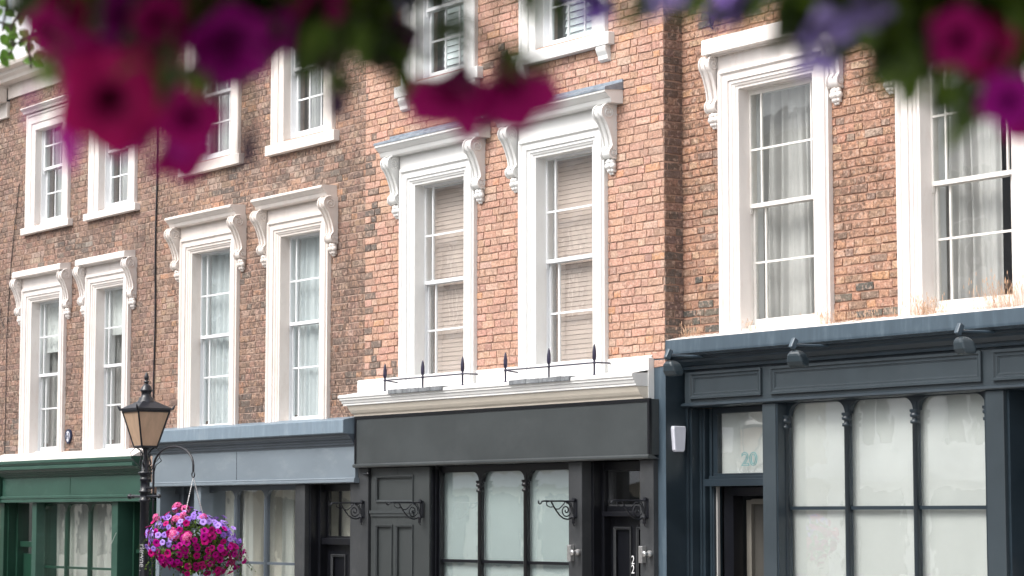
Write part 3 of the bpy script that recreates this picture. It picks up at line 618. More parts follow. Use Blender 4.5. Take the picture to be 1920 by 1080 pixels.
for x0, x1, y in ((1.194, 1.381, .2), (4.045, 4.25, .2)):
    H20.part(MB().box(x0, x1, y, y+.3, gz(x0)-.1, 1.061), 'pilaster', 'navypanel', bevel=.006)
cs = [1.395, 2.215, 3.085, 3.955]
swn = shop_window(H20, cs, 1.055, .077, 1.064, -1.0, .36, .062, 'navy', 'glass_shop', .915, rr=.12)
f = MB(); arched_header(f, cs, 1.063, 1.03, .385, .388, .12, .05)
sub(MB().box(1.38, 4.05, .40, .41, -1.0, 1.08), 'frosted_film', 'white_film', swn)
H20.part(MB().box(1.38, 4.045, .22, .6, gz(2), -1.0), 'stall_riser', 'navy')
f = MB(); f.box(1.382, 1.40, .21, .34, -1.0, 1.06); f.box(3.985, 4.045, .25, .34, -1.0, 1.06); H20.part(f, 'window_reveal', 'navy')
# entrance
f = MB()
for i, (x, yy) in enumerate(((.0, .25), (.036, .27), (.075, .36), (.112, .37), (.17, .41))): f.box(x+.002, x+.036, yy, .52, gz(0)-.1, 1.06-.001*i)
f.box(.20, .27, .43, .50, .30, 1.06); f.box(.27, 1.2, .43, .50, 1.005, 1.06)
f.box(.2, 1.19, .32, .50, .292, .362); f.box(.22, 1.19, .36, .50, .363, .392); f.box(.24, 1.19, .40, .50, .393, .417); f.box(.208, .23, .415, .52, gz(0), .291)
ef = H20.part(f, 'door_frame', 'navy', bevel=.003)
tw = H20.part(MB().box(.27, 1.21, .452, .458, .415, 1.006), 'transom_window', 'glass_shop')
sub(MB().box(.26, 1.3, .49, .50, .40, 1.02), 'frosted_film', 'white_film', tw); sub(MB().box(.92, 1.3, .482, .488, .40, 1.02), 'curtain', 'whiteblind', tw)
text_part('20', .19, Matrix.Translation((.72, .449, .545)) @ Matrix.Rotation(R(90), 4, 'X') @ Matrix.Diagonal((1.25, .95, 1, 1)), 'door_number', 'teal', tw, outline=True)
H20.part(MB().box(.234, .254, .44, .47, gz(0), .291), 'door_edge', 'drape')
f = MB(); f.box(.28, .42, .50, .62, gz(0), .28); f.box(.42, 1.4, .50, .62, .20, .28); H20.part(f, 'inner_frame', 'black')
f = MB(); f.box(.30+.13, .37+.13, .66, .72, gz(0), .16); f.box(.5, 1.6, .66, .72, .12, .17); H20.part(f, 'inner_door_frame', mat('dull_frame', (.15, .14, .12), .7))
H20.part(MB().box(.2, 2.4, 1.3, 1.32, gz(0), .4), 'hall_wall', 'roomwarm')
H20.part(MB().box(.50, 1.6, .70, .72, gz(0), .12), 'hall_panel', mat('grey_brown_panel', (.05, .047, .041), .6, .25, 1.5))  # panel added for the hall wall, set forward where more light reaches it
hk = MB(); hk.tube([(1.0, .67, -.28), (.90, .67, -.5), (1.09, .67, -.48), (1.0, .67, -.28)], .008, 6); hk.tube([(1.0, .67, -.28), (1.01, .67, -.2), (1.05, .67, -.2)], .007, 6)
H20.part(hk, 'coat_hanger', 'iron')
f = MB(); f.box(4.25, 4.28, .24, .6, gz(3), 1.06); f.box(4.28, 4.34, .45, .6, gz(3), 1.06); f.box(4.34, XE, .40, .6, .30, .40); f.box(4.34, XE, .55, .6, gz(3), .3); f.box(4.34, XE, .55, .6, .4, 1.06); H20.part(f, 'side_entrance', 'navy')
interior(H20, .01, XE-.01, .75, [gz(3), 4.6], 8.3)
H20.part(MB().box(.01, XE, .56, .74, 1.35, 1.5), 'ceiling_board', 'room')
H20.part(MB().box(0, XE, .1, .54, 8.4, 8.6), 'parapet', 'white'); roof(H20, 0, XE, 8.6, .1)

# ================================================================== HOUSE C (grey-blue shop)
HC = Thing('terraced_house', (-8.2, 0, gz(-8.2)), 'dark brown brick house with cream moulded window hoods above the grey-blue shopfront', 'house', 'terraced houses')
XA, XB = -10.88, -5.55
ffC = [(-10.10, -8.55, 3.662, (3.425, 2.885, 2.345, 1.815, 1.20)), (-7.785, -6.32, 3.665, (3.428, 2.90, 2.37, 1.825, 1.225))]
sfC = [(-10.04, -8.56), (-7.72, -6.24)]
holes = [(a+.03, b-.03, .9, z+.02) for a, b, z, g in ffC]+[(a+.03, b-.03, 4.64, 6.48) for a, b in sfC]
bk = MB(); bricks(bk, 'C', XA, XB, 1.02, 6.75, holes, lambda u, d, z: (u, d, z),
    [(-8.9, 4.2, .35, .4, .75, 'soot'), (-6.9, 4.25, .8, .25, .6, 'chalk'), (-6.8, 4.1, .9, .25, .45, 'soot'), (-8.2, 1.25, 1.2, .3, .6, 'soot'), (-9.3, 4.35, .6, .15, .5, 'chalk'), (-5.9, 1.7, .4, .7, .25, 'soot'), (-8.2, 2.9, .5, .3, .3, 'soot')])
wall = HC.part(bk, 'brick_wall', 'brick_dark', recalc=False)
core = MB(); backing(core, XA, XB, .0025, .3, .46, 6.75, [(h[0]+.2, h[1]-.2, h[2]+.02, h[3]-.2) for h in holes]); sub(core, 'mortar', 'mortar_grey', wall)
for i, (a, b, z, g) in enumerate(ffC):
    wo = big_window(HC, 0, a, b, z, 1.05, (3.812, 3.945), .2, g, 'cream', 'sash', .125, .225, 'mould')
    sub(curtain(a+.265, b-.265, .27, 1.1, z-.215, 7, .028, i*2.), 'curtain', 'net', wo)
for i, (a, b) in enumerate(sfC):
    so = HC.part(surround(a, b, 6.46, 4.62, 0, 'flat', .11), 'window_surround', 'cream')
    sub(MB().box(a-.09, b+.09, -.085, .11, 4.49, 4.62), 'sill', 'cream', so, bevel=.006)
    wo = sash_window(HC, a+.26, b-.26, 6.2, 4.64, (6.15, 5.86, 5.55, 5.165, 4.77), .10, [1/3, 2/3])
    sub(curtain(a+.28, a+.62, .30, 4.7, 6.2, 3, .03, i), 'curtain', 'drape', wo)
# shopfront
c = MB(); c.sweep([(0, 1.17), (-.02, 1.165), (-.245, 1.125), (-.252, 1.118), (-.252, .972), (-.238, .962), (-.19, .960), (0, .960)], -10.86, -5.615)
co = HC.part(c, 'cornice', 'greyblue_led', bevel=.003)
c = MB(); c.sweep([(0, .959), (-.205, .959), (-.198, .94), (-.178, .925), (-.172, .902), (-.15, .897), (-.146, .872), (-.128, .862), (-.124, .838), (-.105, .826), (-.105, .812), (0, .812)], -10.87, -5.59); sub(c, 'cornice_moulding', 'greydark', co)
f = MB().box(-10.72, -5.59, -.10, -.002, .45, .811); fo = HC.part(f, 'fascia_board', 'greyblue')
sub(MB().box(-8.42, -8.41, -.103, -.1, .46, .81), 'board_joint', 'greydark', fo)
f = MB(); f.sweep([(0, .452), (-.125, .450), (-.132, .44), (-.128, .425), (-.135, .420), (-.135, .398), (-.12, .39), (0, .388)], -10.73, -5.562); sub(f, 'fascia_moulding', 'greyblue', fo)
HC.part(MB().box(-10.66, -10.56, -.06, .3, gz(-11)-.1, .387), 'pilaster', 'greyblue')
HC.part(MB().box(-9.61, -9.43, -.06, .3, gz(-10)-.1, .387), 'pilaster', 'greyblue', bevel=.006)
HC.part(MB().box(-7.03, -6.80, -.06, .3, gz(-10)-.1, .387), 'pilaster', 'char2', bevel=.006)
HC.part(MB().box(-5.77, -5.602, -.055, .3, gz(-10)-.1, .387), 'pilaster', 'char2', bevel=.006)
cs = [-9.50, -8.735, -7.97, -7.13]
swn = shop_window(HC, cs, .326, -.58, .386, -1.4, .10, .055, 'greydark', 'glass_shop', .20, plain=True)
sub(MB().box(-9.5, -7.02, .55, .56, -1.4, .40), 'cream_screen', 'cream_blind', swn)
for a, b in ((-9.45, -9.15), (-8.98, -8.72), (-7.95, -7.65), (-7.4, -7.1)): sub(curtain(a, b, .32, -1.3, .38, 3, .02, a), 'curtain', 'netwarm', swn)
HC.part(MB().box(-9.43, -7.03, -.02, .4, gz(-10), -1.4), 'stall_riser', 'greydark')
f = MB(); f.box(-6.80, -6.76, .0, .25, gz(-7), .387); f.box(-6.76, -6.70, .10, .25, gz(-7), .387); f.box(-6.7, -5.77, .16, .25, .30, .387); f.box(-6.76, -5.77, .12, .25, -.335, -.258)
ef = HC.part(f, 'door_frame', 'black', bevel=.003)
d = MB(); hl = [(-6.57, -6.28, -1.2, -.47), (-6.12, -5.85, -1.2, -.47)]; leaf(d, -6.7, -5.77, .20, gz(-7), -.335, hl); dr = HC.part(d, 'front_door', 'black', bevel=.003)
f = MB()
for h in hl: panel_frame(f, h[0]-.02, h[1]+.02, h[2]-.02, h[3]+.02, .20, .03, .018)
sub(f, 'moulding', 'char2', dr)
tw = HC.part(MB().box(-6.7, -5.77, .21, .214, -.258, .30), 'transom_window', 'glass_shop'); sub(MB().box(-6.7, -5.77, .40, .41, -.3, .35), 'cream_screen', 'cream_blind', tw)
f = MB(); f.box(-6.7, -6.66, .19, .23, -.258, .3); f.box(-6.7, -5.77, .185, .23, -.258, -.235); sub(f, 'transom_frame', 'black', tw)
f = MB(); f.box(-10.55, -9.62, .22, .28, gz(-11), .387); f.box(-10.30, -10.24, .12, .22, gz(-11), .387); f.box(-10.0, -9.95, .16, .22, gz(-11), .387); f.box(-10.55, -9.62, .16, .22, .3, .387); H = HC.part(f, 'side_door', 'greydark')
interior(HC, XA+.01, XB-.01, .6, [gz(-11), .9, 4.4], 6.7)
HC.part(MB().box(XA, XB, -.32, .3, 6.95, 7.2).box(XA, XB, -.06, .3, 6.75, 6.95), 'eaves_cornice', 'cream'); roof(HC, XA, XB, 7.2, -.3)

# ================================================================== HOUSE D (green shop)
HD = Thing('terraced_house', (-13.3, 0, gz(-13.3)), 'brown brick house with plain slab window hoods above the dark green shopfront', 'house', 'terraced houses')
XA, XB = -15.81, -10.88
ffD = [(-15.13, -13.655, 3.380, (3.145, 2.645, 2.08, 1.585, 1.02)), (-12.955, -11.60, 3.412, (3.178, 2.645, 2.11, 1.56, 1.01))]
sfD = [(-15.07, -13.60), (-12.92, -11.47)]
holes = [(a+.03, b-.03, .7, z+.02) for a, b, z, g in ffD]+[(a+.03, b-.03, 4.3, 6.0) for a, b in sfD]
bk = MB(); bricks(bk, 'D', XA, XB, .80, 6.35, holes, lambda u, d, z: (u, d, z),
    [(-13.3, 3.8, 1.4, .18, .6, 'soot'), (-13.3, 1.0, .4, .14, .8, 'soot'), (-15.4, 1.0, .5, .3, .5, 'soot'), (-11.2, 1.1, .4, .3, .5, 'soot'), (-13.2, 4.0, .8, .15, .35, 'chalk')])
wall = HD.part(bk, 'brick_wall', 'brick_dark', recalc=False)
core = MB(); backing(core, XA, XB, .0025, .3, .31, 6.35, [(h[0]+.2, h[1]-.2, h[2]+.02, h[3]-.2) for h in holes]); sub(core, 'mortar', 'mortar_grey', wall)
for i, (a, b, z, g) in enumerate(ffD):
    wo = big_window(HD, 0, a, b, z, .88, (3.545, 3.635), .17, g, 'pinkwhite', 'sash', .10, .175, 'slab')
    zc = 2.42 if i == 0 else 2.55
    sub(MB().box(a+.262, b-.262, .245, .25, zc, z-.235), 'blind', 'whiteblind', wo)
    sub(curtain(a+.1, b-.2, .34, .95, z-.25, 8, .025, i*2.), 'curtain', 'drape', wo)
for i, (a, b) in enumerate(sfD):
    so = HD.part(surround(a, b, 6.0, 4.29, 0, 'flat', .11), 'window_surround', 'pinkwhite')
    sub(MB().box(a-.09, b+.09, -.085, .11, 4.19, 4.29), 'sill', 'pinkwhite', so, bevel=.006)
    sub(MB().sweep(hood_profile('mould', 0, 6.01, 6.10, .14), a-.05, b+.05), 'hood', 'pinkwhite', so)
    wo = sash_window(HD, a+.26, b-.26, 5.9, 4.31, (5.84, 5.5, 5.16, 4.79, 4.42), .10, [1/3, 2/3])
    sub(curtain(a+.28, a+.66, .30, 4.35, 5.9, 3, .03, i), 'curtain', 'drape', wo)
# eaves and attic storey
c = MB(); c.box(XA, XB, -.04, .3, 6.35, 6.56); c.sweep([(0, 6.56), (-.22, 6.56), (-.24, 6.60), (-.30, 6.64), (-.31, 6.68), (-.42, 6.70), (-.44, 6.74), (-.44, 6.78), (0, 6.80)], XA, XB); HD.part(c, 'eaves_cornice', 'cream')
HD.part(MB().box(XA, XB, -.40, -.1, 6.80, 7.32), 'parapet', 'sash')
at_ = MB(); backing(at_, XA, XB, .0, .3, 6.8, 9.0, [(-15.5, -14.5, 7.4, 8.6), (-13.2, -12.2, 7.4, 8.6)]); HD.part(at_, 'attic_wall', 'whiteblind')
for x in (-15.5, -13.2):
    wo = sash_window(HD, x, x+1.0, 8.6, 7.4, (8.55, 8.25, 8.0, 7.75, 7.5), .05, [.5], name='attic_window'); sub(curtain(x+.3, x+1.0, .25, 7.4, 8.6, 5, .03, x), 'curtain', 'netwarm', wo)
# green shopfront
c = MB(); c.sweep([(0, .93), (-.02, .925), (-.235, .818), (-.24, .812), (0, .80)], -15.8, -11.03); co = HD.part(c, 'lead_apron', 'pinkwhite')
c = MB(); c.sweep([(0, .812), (-.245, .812), (-.252, .805), (-.252, .768), (-.236, .762), (-.225, .74), (-.215, .73), (-.245, .722), (-.245, .682), (-.225, .675), (0, .675)], -15.8, -11.03); co = HD.part(c, 'cornice', 'greenlight', bevel=.002)
c = MB(); c.sweep([(0, .674), (-.20, .674), (-.19, .65), (-.165, .64), (-.162, .622), (-.14, .615), (-.135, .59), (-.115, .582), (-.112, .565), (0, .562)], -15.8, -10.95); sub(c, 'cornice_moulding', 'green', co)
f = MB().box(-15.58, -10.95, -.10, -.002, .29, .561); fo = HD.part(f, 'fascia_board', 'greenlight')
sub(MB().box(-13.25, -13.238, -.103, -.1, .29, .56), 'board_joint', 'green', fo)
f = MB(); f.sweep([(0, .30), (-.12, .298), (-.13, .288), (-.13, .262), (-.118, .256), (-.118, .24), (-.126, .236), (-.126, .205), (0, .200)], -15.8, -10.93); sub(f, 'fascia_moulding', 'greenlight', fo)
f = MB().box(-15.76, -15.60, -.15, .1, .2, .60); HD.part(f, 'fascia_bracket', 'green', bevel=.01)
for x0, x1, m_ in ((-15.76, -15.60, 'green'), (-14.6, -14.45, 'greenlight'), (-11.99, -11.81, 'greenlight'), (-11.02, -10.9, 'green')): HD.part(MB().box(x0, x1, -.06, .3, gz(-15)-.1, .199), 'pilaster', m_, bevel=.005)
cs = [-14.47, -13.715, -12.96, -12.2]
swn = shop_window(HD, cs, .175, -.73, .199, -1.5, .10, .05, 'green', 'glass_shop', .06, plain=True)
sub(curtain(-14.5, -12.1, .26, -1.5, .25, 11, .03, .3, n=200), 'curtain', 'netwarm', swn)
sub(MB().box(-14.5, -12., .36, .37, -1.5, .25), 'screen', 'cream_blind', swn)
HD.part(MB().box(-14.45, -11.99, -.02, .4, gz(-14)-.1, -1.5).box(-12.17, -11.99, .06, .3, -1.5, .199), 'stall_riser', 'green')
f = MB(); f.box(-15.60, -15.56, .0, .3, gz(-15), .2); f.box(-15.56, -15.5, .12, .3, gz(-15), .2); f.box(-15.5, -14.6, .16, .3, -.45, -.37); f.box(-14.68, -14.6, .12, .3, gz(-15), .2); f.box(-15.5, -14.6, .22, .3, gz(-15), -.55)
HD.part(f, 'door_frame', 'green'); tw = HD.part(MB().box(-15.5, -14.6, .21, .214, -.55, .2), 'transom_window', 'glass_shop')
f = MB(); f.box(-11.81, -11.02, .20, .26, gz(-12), .2); f.box(-11.70, -11.66, .12, .2, gz(-12), .2); f.box(-11.45, -11.4, .16, .2, gz(-12), .2); f.box(-11.7, -11.1, .15, .2, -.5, -.45); dr = HD.part(f, 'side_door', 'green')
hk = MB(); hk.tube([(-11.95, -.08, -.62), (-11.95, -.10, -.42), (-11.80, -.12, -.30), (-11.72, -.12, -.22)], .0045, 6); sub(hk, 'handle', 'steel', dr)
interior(HD, XA+.01, XB-.01, .6, [gz(-15), .7, 4.1, 6.8], 8.9)
roof(HD, XA, XB, 9.0, -.1)

# ================================================================== HOUSE E (sliver at the left edge)
HE = Thing('terraced_house', (-18.5, 0, gz(-18.5)), 'brown brick house sliver at the left edge under a low white eaves cornice', 'house', 'terraced houses')
bk = MB(); bricks(bk, 'D', -18.0, -15.815, .80, 6.07, [], lambda u, d, z: (u, d+.002, z)); wall = HE.part(bk, 'brick_wall', 'brick_dark', recalc=False)
sub(MB().box(-21, -15.815, .006, .3, gz(-21), 6.07), 'mortar', 'mortar_grey', wall)
c = MB(); c.box(-21, -15.815, -.05, .3, 6.07, 6.32); c.box(-21, -15.815, -.28, -.05, 6.30, 6.52); c.box(-21, -15.815, -.36, .3, 6.52, 6.62); HE.part(c, 'eaves_cornice', 'cream', bevel=.01)
f = MB(); f.sweep([(.0, .88), (-.24, .78), (-.25, .66), (-.12, .55), (-.12, .2), (0, .2)], -21, -15.82); HE.part(f, 'cornice', 'green')
roof(HE, -21, -15.82, 6.65, -.2)

# ================================================================== opposite side of the street (seen in the panes)
def opposite(x0, x1, h, col, label):
    T = Thing('opposite_house', ((x0+x1)/2, -18, gz(x0)), label, 'house', 'houses across the street mirrored in the panes')
    hs_ = []; x = x0+.8
    while x < x1-1.4:
        for z in (1.4, 4.6): hs_.append((x, x+1.1, z, z+2.1))
        x += 2.5
    b = MB(); backing(b, x0, x1, -18.4, -18.0, gz(x0)-.3, h, hs_); T.part(b, 'wall', col)
    for q in hs_:
        f = MB(); f.box(q[0], q[1], -18.2, -18.18, q[2], q[3]); pane = T.part(f, 'window_pane', 'oppwin')
        f = MB(); cx = (q[0]+q[1])/2; f.box(cx-.03, cx+.03, -18.17, -18.12, q[2], q[3]); f.box(q[0], q[1], -18.17, -18.12, q[2]+1.0, q[2]+1.08); f.box(q[0]-.15, q[1]+.15, -18.0, -17.9, q[3]+.02, q[3]+.2); f.box(q[0]-.1, q[1]+.1, -18., -17.9, q[2]-.15, q[2]); sub(f, 'window_frame', 'sash', pane)
    f = MB(); f.box(x0, x1, -18.0, -17.6, .7, 1.0); f.box(x0, x1, -18.0, -17.5, h, h+.4); T.part(f, 'cornice', 'sash')
    f = MB(); x = x0+.5
    while x < x1-2.2: f.box(x, x+1.8, -17.99, -17.96, -1.2, .5); x += 2.5
    T.part(f, 'shop_glazing', 'oppwin')
opposite(-62, -40, 7.4, 'opp', 'cream rendered terrace far along the opposite side, mirrored in the left panes')
opposite(-39.9, -18, 8.0, 'opp', 'long cream rendered terrace across the street, mirrored in the middle panes')
opposite(-17.9, 4, 7.2, 'sash', 'white rendered terrace across the street, mirrored in the right panes')

# ================================================================== small things on the facades
# spiked guard rails
def spike_rail(xs, label, back_left):
    T = Thing('spiked_rail', (xs[0], -.2, 1.42), label, 'railing', 'spiked guard rails on the white cornice'); Y = -.2; Z = 1.415
    for x in xs:
        s = MB(); s.lathe([(.016, 0), (.012, .012), (.0105, .02), (.0105, .115), (.018, .120), (.018, .132), (.011, .138), (.011, .150), (.019, .160), (.022, .185), (.021, .24), (.012, .295), (.002, .318)], (x, Y, Z), 10)
        T.part(s, 'spike', 'ironpurple')
    b = MB(); zz = Z+.126
    b.tube([(xs[0]-.0, -.03, zz-.02), (xs[0]-.02, Y+.02, zz), (xs[0], Y, zz), (xs[-1], Y, zz), (xs[-1]+.03, Y, zz), (xs[-1]+.04, Y+.04, zz), (xs[-1]+.04, -.03, zz-.0)], .008, 6)
    T.part(b, 'crossbar', 'ironpurple')
# the rails stand a little forward: shift the x values measured at y=-.13
spike_rail([-4.80, -4.02, -3.235], 'blue-black three-spiked rail under the left window of the salmon brick house', 1)
spike_rail([-2.43, -1.655, -.885], 'blue-black three-spiked rail under the right window of the salmon brick house', 1)
def slate_piece(x0, x1, label):
    mb = MB(); n = 14
    for i in range(n):
        a, b = Z2(x0, x1, i/n), Z2(x0, x1, (i+1)/n); e = .006*random.random(); t = .04*(.75+.25*math.sin(i*.8))
        mb.box(a, b+.001*(i < n-1)-.001, -.288-e, -.05, 1.402-.03, 1.402+.018+e)
    tag(mb.build('slate_slab', 'slate', None, bevel=.006), label, 'slate', 'slate slabs on the cornice')
slate_piece(-4.60, -3.51, 'rough grey slate slab lying on the white cornice below the left spiked rail')
slate_piece(-2.25, -1.19, 'rough grey slate slab lying on the white cornice below the right spiked rail')

# scroll brackets
def scroll_bracket(x, label):
    T = Thing('scroll_bracket', (x, -.06, .16), label, 'bracket', 'black iron scroll brackets along the shopfronts'); Y = -.062; b = MB()
    P = lambda o, z: (x, Y-o, .155+z)
    b.tube([P(0, 0), P(.40, 0), P(.425, -.004), P(.435, -.022), P(.45, -.03), P(.465, -.02), P(.468, .005)], .0085, 6)
    b.tube([P(.02, .0), P(.02, -.15)], .0075, 6)
    T.part(b, 'arm', 'iron')
    s = MB()
    s.tube([P(.31, 0), P(.285, -.04), P(.25, -.09), P(.20, -.145), P(.15, -.175), P(.10, -.185), P(.06, -.175)], .0085, 6)
    s.tube([P(.12+.075*(1-t/30)*math.cos(t*.42+1.6), -.095+.080*(1-t/30)*math.sin(t*.42+1.6)) for t in range(28)], .007, 6)
    s.tube([P(.34, -.005), P(.37, -.015), P(.36, -.045), P(.32, -.062), P(.28, -.058), P(.25, -.08), P(.21, -.08), P(.17, -.05), P(.14, -.02), P(.13, -.003)], .006, 6)
    s.tube([P(.12, -.005), P(.06, -.02), P(.035, -.08), P(.035, -.13)], .006, 6)
    T.part(s, 'scroll', 'iron')
    p = MB(); p.box(x-.03, x+.03, Y-.004, Y+.004, .155-.17, .155+.02); p.lathe([(.012, -.23), (.02, -.22), (.014, -.2), (.022, -.18), (.03, -.165), (.02, -.15)], (x, Y-.03, .155), 10); p.tube([P(.03, -.22), P(.028, -.245), P(.012, -.25)], .006, 6); p.lathe([(.022, -.01), (.022, .01)], (x, Y-.02, .17), 10, (0, 1, 0))
    T.part(p, 'back_plate', 'iron')
scroll_bracket(-5.47, 'black scroll bracket on the pilaster left of the panelled charcoal side door')
scroll_bracket(-4.24, 'black scroll bracket in front of the panelled charcoal side door')
scroll_bracket(-1.39, 'black scroll bracket over the right end of the frosted shop window')
scroll_bracket(-.23, 'black scroll bracket beside the fanlight of the door numbered 22')

# floodlights on rods
def flood(x, label, tw=0.):
    T = Thing('sign_floodlight', (x, .2, 1.53), label, 'floodlight', 'floodlights on rods above the navy shopfront')
    r_ = MB(); r_.tube([(x, .20, 1.545), (x, -.30, 1.535)], .013, 8); r_.lathe([(.03, 0), (.03, .012)], (x, .19, 1.545), 12, (0, 1, 0)); T.part(r_, 'rod', 'navylight')
    k = MB(); k.box(x-.022, x+.022, -.36, -.305, 1.50, 1.60); mt_ = Matrix.Translation((x, -.335, 1.545)) @ Matrix.Rotation(R(-28), 4, 'X') @ Matrix.Translation((-x, .335, -1.545))
    ko = T.part(k, 'junction', 'navylight', bevel=.008); ko.data.transform(mt_)
    h = MB(); vs = []; prof = [(.0, .035, .045), (.03, .07, .08), (.09, .085, .085), (.13, .088, .06)]
    for t, hw, hd in prof:
        for a, b in ((-1, -1), (1, -1), (1, 1), (-1, 1)): vs.append((x+a*hw, -.30+.0+b*hd*.8+t*.3, 1.49-t*1.15))
    fs = [(i*4+j, i*4+(j+1) % 4, (i+1)*4+(j+1) % 4, (i+1)*4+j) for i in range(3) for j in range(4)]+[(0, 1, 2, 3), (12, 15, 14, 13)]
    h.add(vs, fs); ho = T.part(h, 'lamp_head', 'flood', bevel=.02)
    if tw: ho.data.transform(Matrix.Translation((x, -.3, 0)) @ Matrix.Rotation(tw, 4, 'Z') @ Matrix.Translation((-x, .3, 0)))
flood(.455, 'slate-blue floodlight on the leftmost rod, hanging over the navy corner pier')
flood(2.23, 'slate-blue floodlight on the middle rod, between the two upstairs windows with drapes', .3)
flood(4.27, 'slate-blue floodlight on the rightmost rod, by the end of the long fascia panel', -.3)

# alarm box on the pier side
mb = MB(); vs = []
for d, hw, s in ((.0, 1., 1.), (.035, 1., 1.), (.045, .9, .96)):
    for (y, z) in ((-.075, .125), (.075, .125), (.082, .10), (.066, -.11), (.05, -.128), (-.05, -.128), (-.066, -.11), (-.082, .10)): vs.append((.001+d, .145+y*hw, .758+z*s))
mb.add(vs, [(i*8+j, i*8+(j+1) % 8, (i+1)*8+(j+1) % 8, (i+1)*8+j) for i in range(2) for j in range(8)]+[tuple(range(16, 24))])
tag(mb.build('alarm_box', 'plastic', None, bevel=.004), 'tapered white plastic alarm box on the side of the navy pier', 'alarm box')
# steel door-entry lights
def entry(x, label):
    T = Thing('entry_lock', (x, -.06, -.37), label, 'door lock', 'steel locks beside the shop window and door')
    T.part(MB().box(x-.025, x+.03, -.115, -.061, -.455, -.29), 'steel_box', 'steel', bevel=.004)
    k = MB(); k.lathe([(.03, 0), (.034, -.01), (.034, -.03), (.022, -.045), (.018, -.075), (.03, -.08), (.03, -.095), (.01, -.1)], (x+.105, -.061, -.365), 14, (0, 1, 0)); T.part(k, 'round_knob', 'steel')
entry(-1.44, 'upright steel box and round knob on the pilaster beside the frosted window')
entry(-.27, 'upright steel box and round knob on the pilaster by the door numbered 22')
mb = MB().box(4.50, 4.62, .52, .548, -.62, -.36); tag(mb.build('door_bell', 'steel', None, bevel=.006), 'small steel bell plate at the far right edge by the navy doorway', 'door bell')
# fire mark plaque
T = Thing('wall_plaque', (-13.5, 0, 1.14), 'small oval dark blue and white plaque marked H between the windows above the green shop', 'plaque')
mb = MB(); mb.prism([(-13.5+.105*math.cos(R(t))*(1 if math.sin(R(t)) > 0 else 1-.35*abs(math.sin(R(t)))), 1.14+.105*math.sin(R(t))) for t in range(0, 360, 15)], -.03, -.006, 'Y'); p = T.part(mb, 'plate', 'blueplaque')
mb = MB(); mb.prism([(-13.5+.062*math.cos(R(t))*(1 if math.sin(R(t)) > 0 else 1-.35*abs(math.sin(R(t)))), 1.14+.078*math.sin(R(t))) for t in range(0, 360, 15)], -.034, -.028, 'Y'); T.part(mb, 'enamel_face', 'plastic')
o = text_part('H', .13, Matrix.Translation((-13.5, -.038, 1.14)) @ Matrix.Rotation(R(90), 4, 'X'), 'letter', 'blueplaque', T.o, ext=.003); o.matrix_parent_inverse = Matrix.Translation(-T.o.location)
# cables
def cable(pts, r_, label, name='cable'):
    mb = MB(); mb.tube(pts, r_, 6); tag(mb.build(name, 'iron'), label, 'cable', 'cables down the brick walls')
cable([(-10.86+.012*math.sin(z*3), -.022, z) for z in [1.2+.2*i for i in range(31)]], .012, 'thick black cable running down the brick behind the lantern')
cable([(-15.72+.10*max(0, z-2.8)+.10*max(0, z-3.8), -.018, z) for z in [.95+.15*i for i in range(28)]], .006, 'thin dark cable by the leftmost window above the green shop')
cable([(-1.6+i*0, 0, 0) for i in (0,)] + [(0, 0, 0)] if False else [(.50, YW-.018, 4.78), (.47, YW-.018, 4.80), (.45, YW-.018, 4.9), (.45, YW-.018, 6.8)], .009, 'short black cable end above the hood nearest the brick corner')
cable([(-16.1+.05*i, -.02+.0*i, 3.4-.12*i) if i < 4 else (-15.95+.13*(i-4), -.02, 3.0-.16*(i-4)) for i in range(6)], .005, 'thin pale slack wire on the brick at the left edge')

# dry grass on the ledge
def tuft(name, cx, wdt, n, hh, label):
    mb = MB()
    for i in range(n):
        x = cx+random.gauss(0, wdt*.45); y = random.uniform(.06, .2); a = random.uniform(0, 6.28); l = hh*random.uniform(.35, 1.25)*math.exp(-((x-cx)/wdt)**2*.6); lean = random.uniform(.15, 1.1)
        dx, dy = math.cos(a)*lean, -abs(math.sin(a))*lean*.5
        c = random.choice([(.50, .30, .19), (.58, .38, .26), (.42, .23, .15), (.62, .47, .34), (.36, .24, .15)]); pz = 1.745; p0 = Vector((x, y, pz)); w_ = .0014
        p1 = p0+Vector((dx*l*.35, dy*l*.35, l*.6)); p2 = p0+Vector((dx*l, dy*l, l*(1-.25*lean)))
        mb.add([p0-Vector((w_, 0, 0)), p0+Vector((w_, 0, 0)), p1+Vector((w_*.8, 0, 0)), p1-Vector((w_*.8, 0, 0)), p2], [(0, 1, 2, 3), (3, 2, 4)], c)
        if random.random() < .4:
            mb.add([p2+Vector((-.004, 0, -.01)), p2+Vector((.004, 0, -.01)), p2+Vector((.003, 0, .018)), p2+Vector((-.003, 0, .018))], [(0, 1, 2, 3)], (.55, .36, .24))
    tag(mb.build(name, 'grass', recalc=False), label, 'dry grass', kind='stuff')
tuft('dry_grass', .25, .22, 90, .13, 'sparse straw-coloured grass on the ledge at the brick corner')
tuft('dry_grass', 1.15, .10, 30, .12, 'small straw tuft on the ledge under the left draped window')
tuft('dry_grass', 2.18,   .30, 100, .15, 'feathery dry grass on the ledge right of the left draped window')
tuft('dry_grass', 3.42,   .30, 190, .17, 'reddish dry grass tuft under the right draped window')
tuft('dry_grass', 4.35,   .40, 200, .28, 'tall pale dry grass at the right end of the ledge')
tuft('dry_grass', 2.75, .5, 60, .11, 'low dry grass on the ledge between the draped windows')

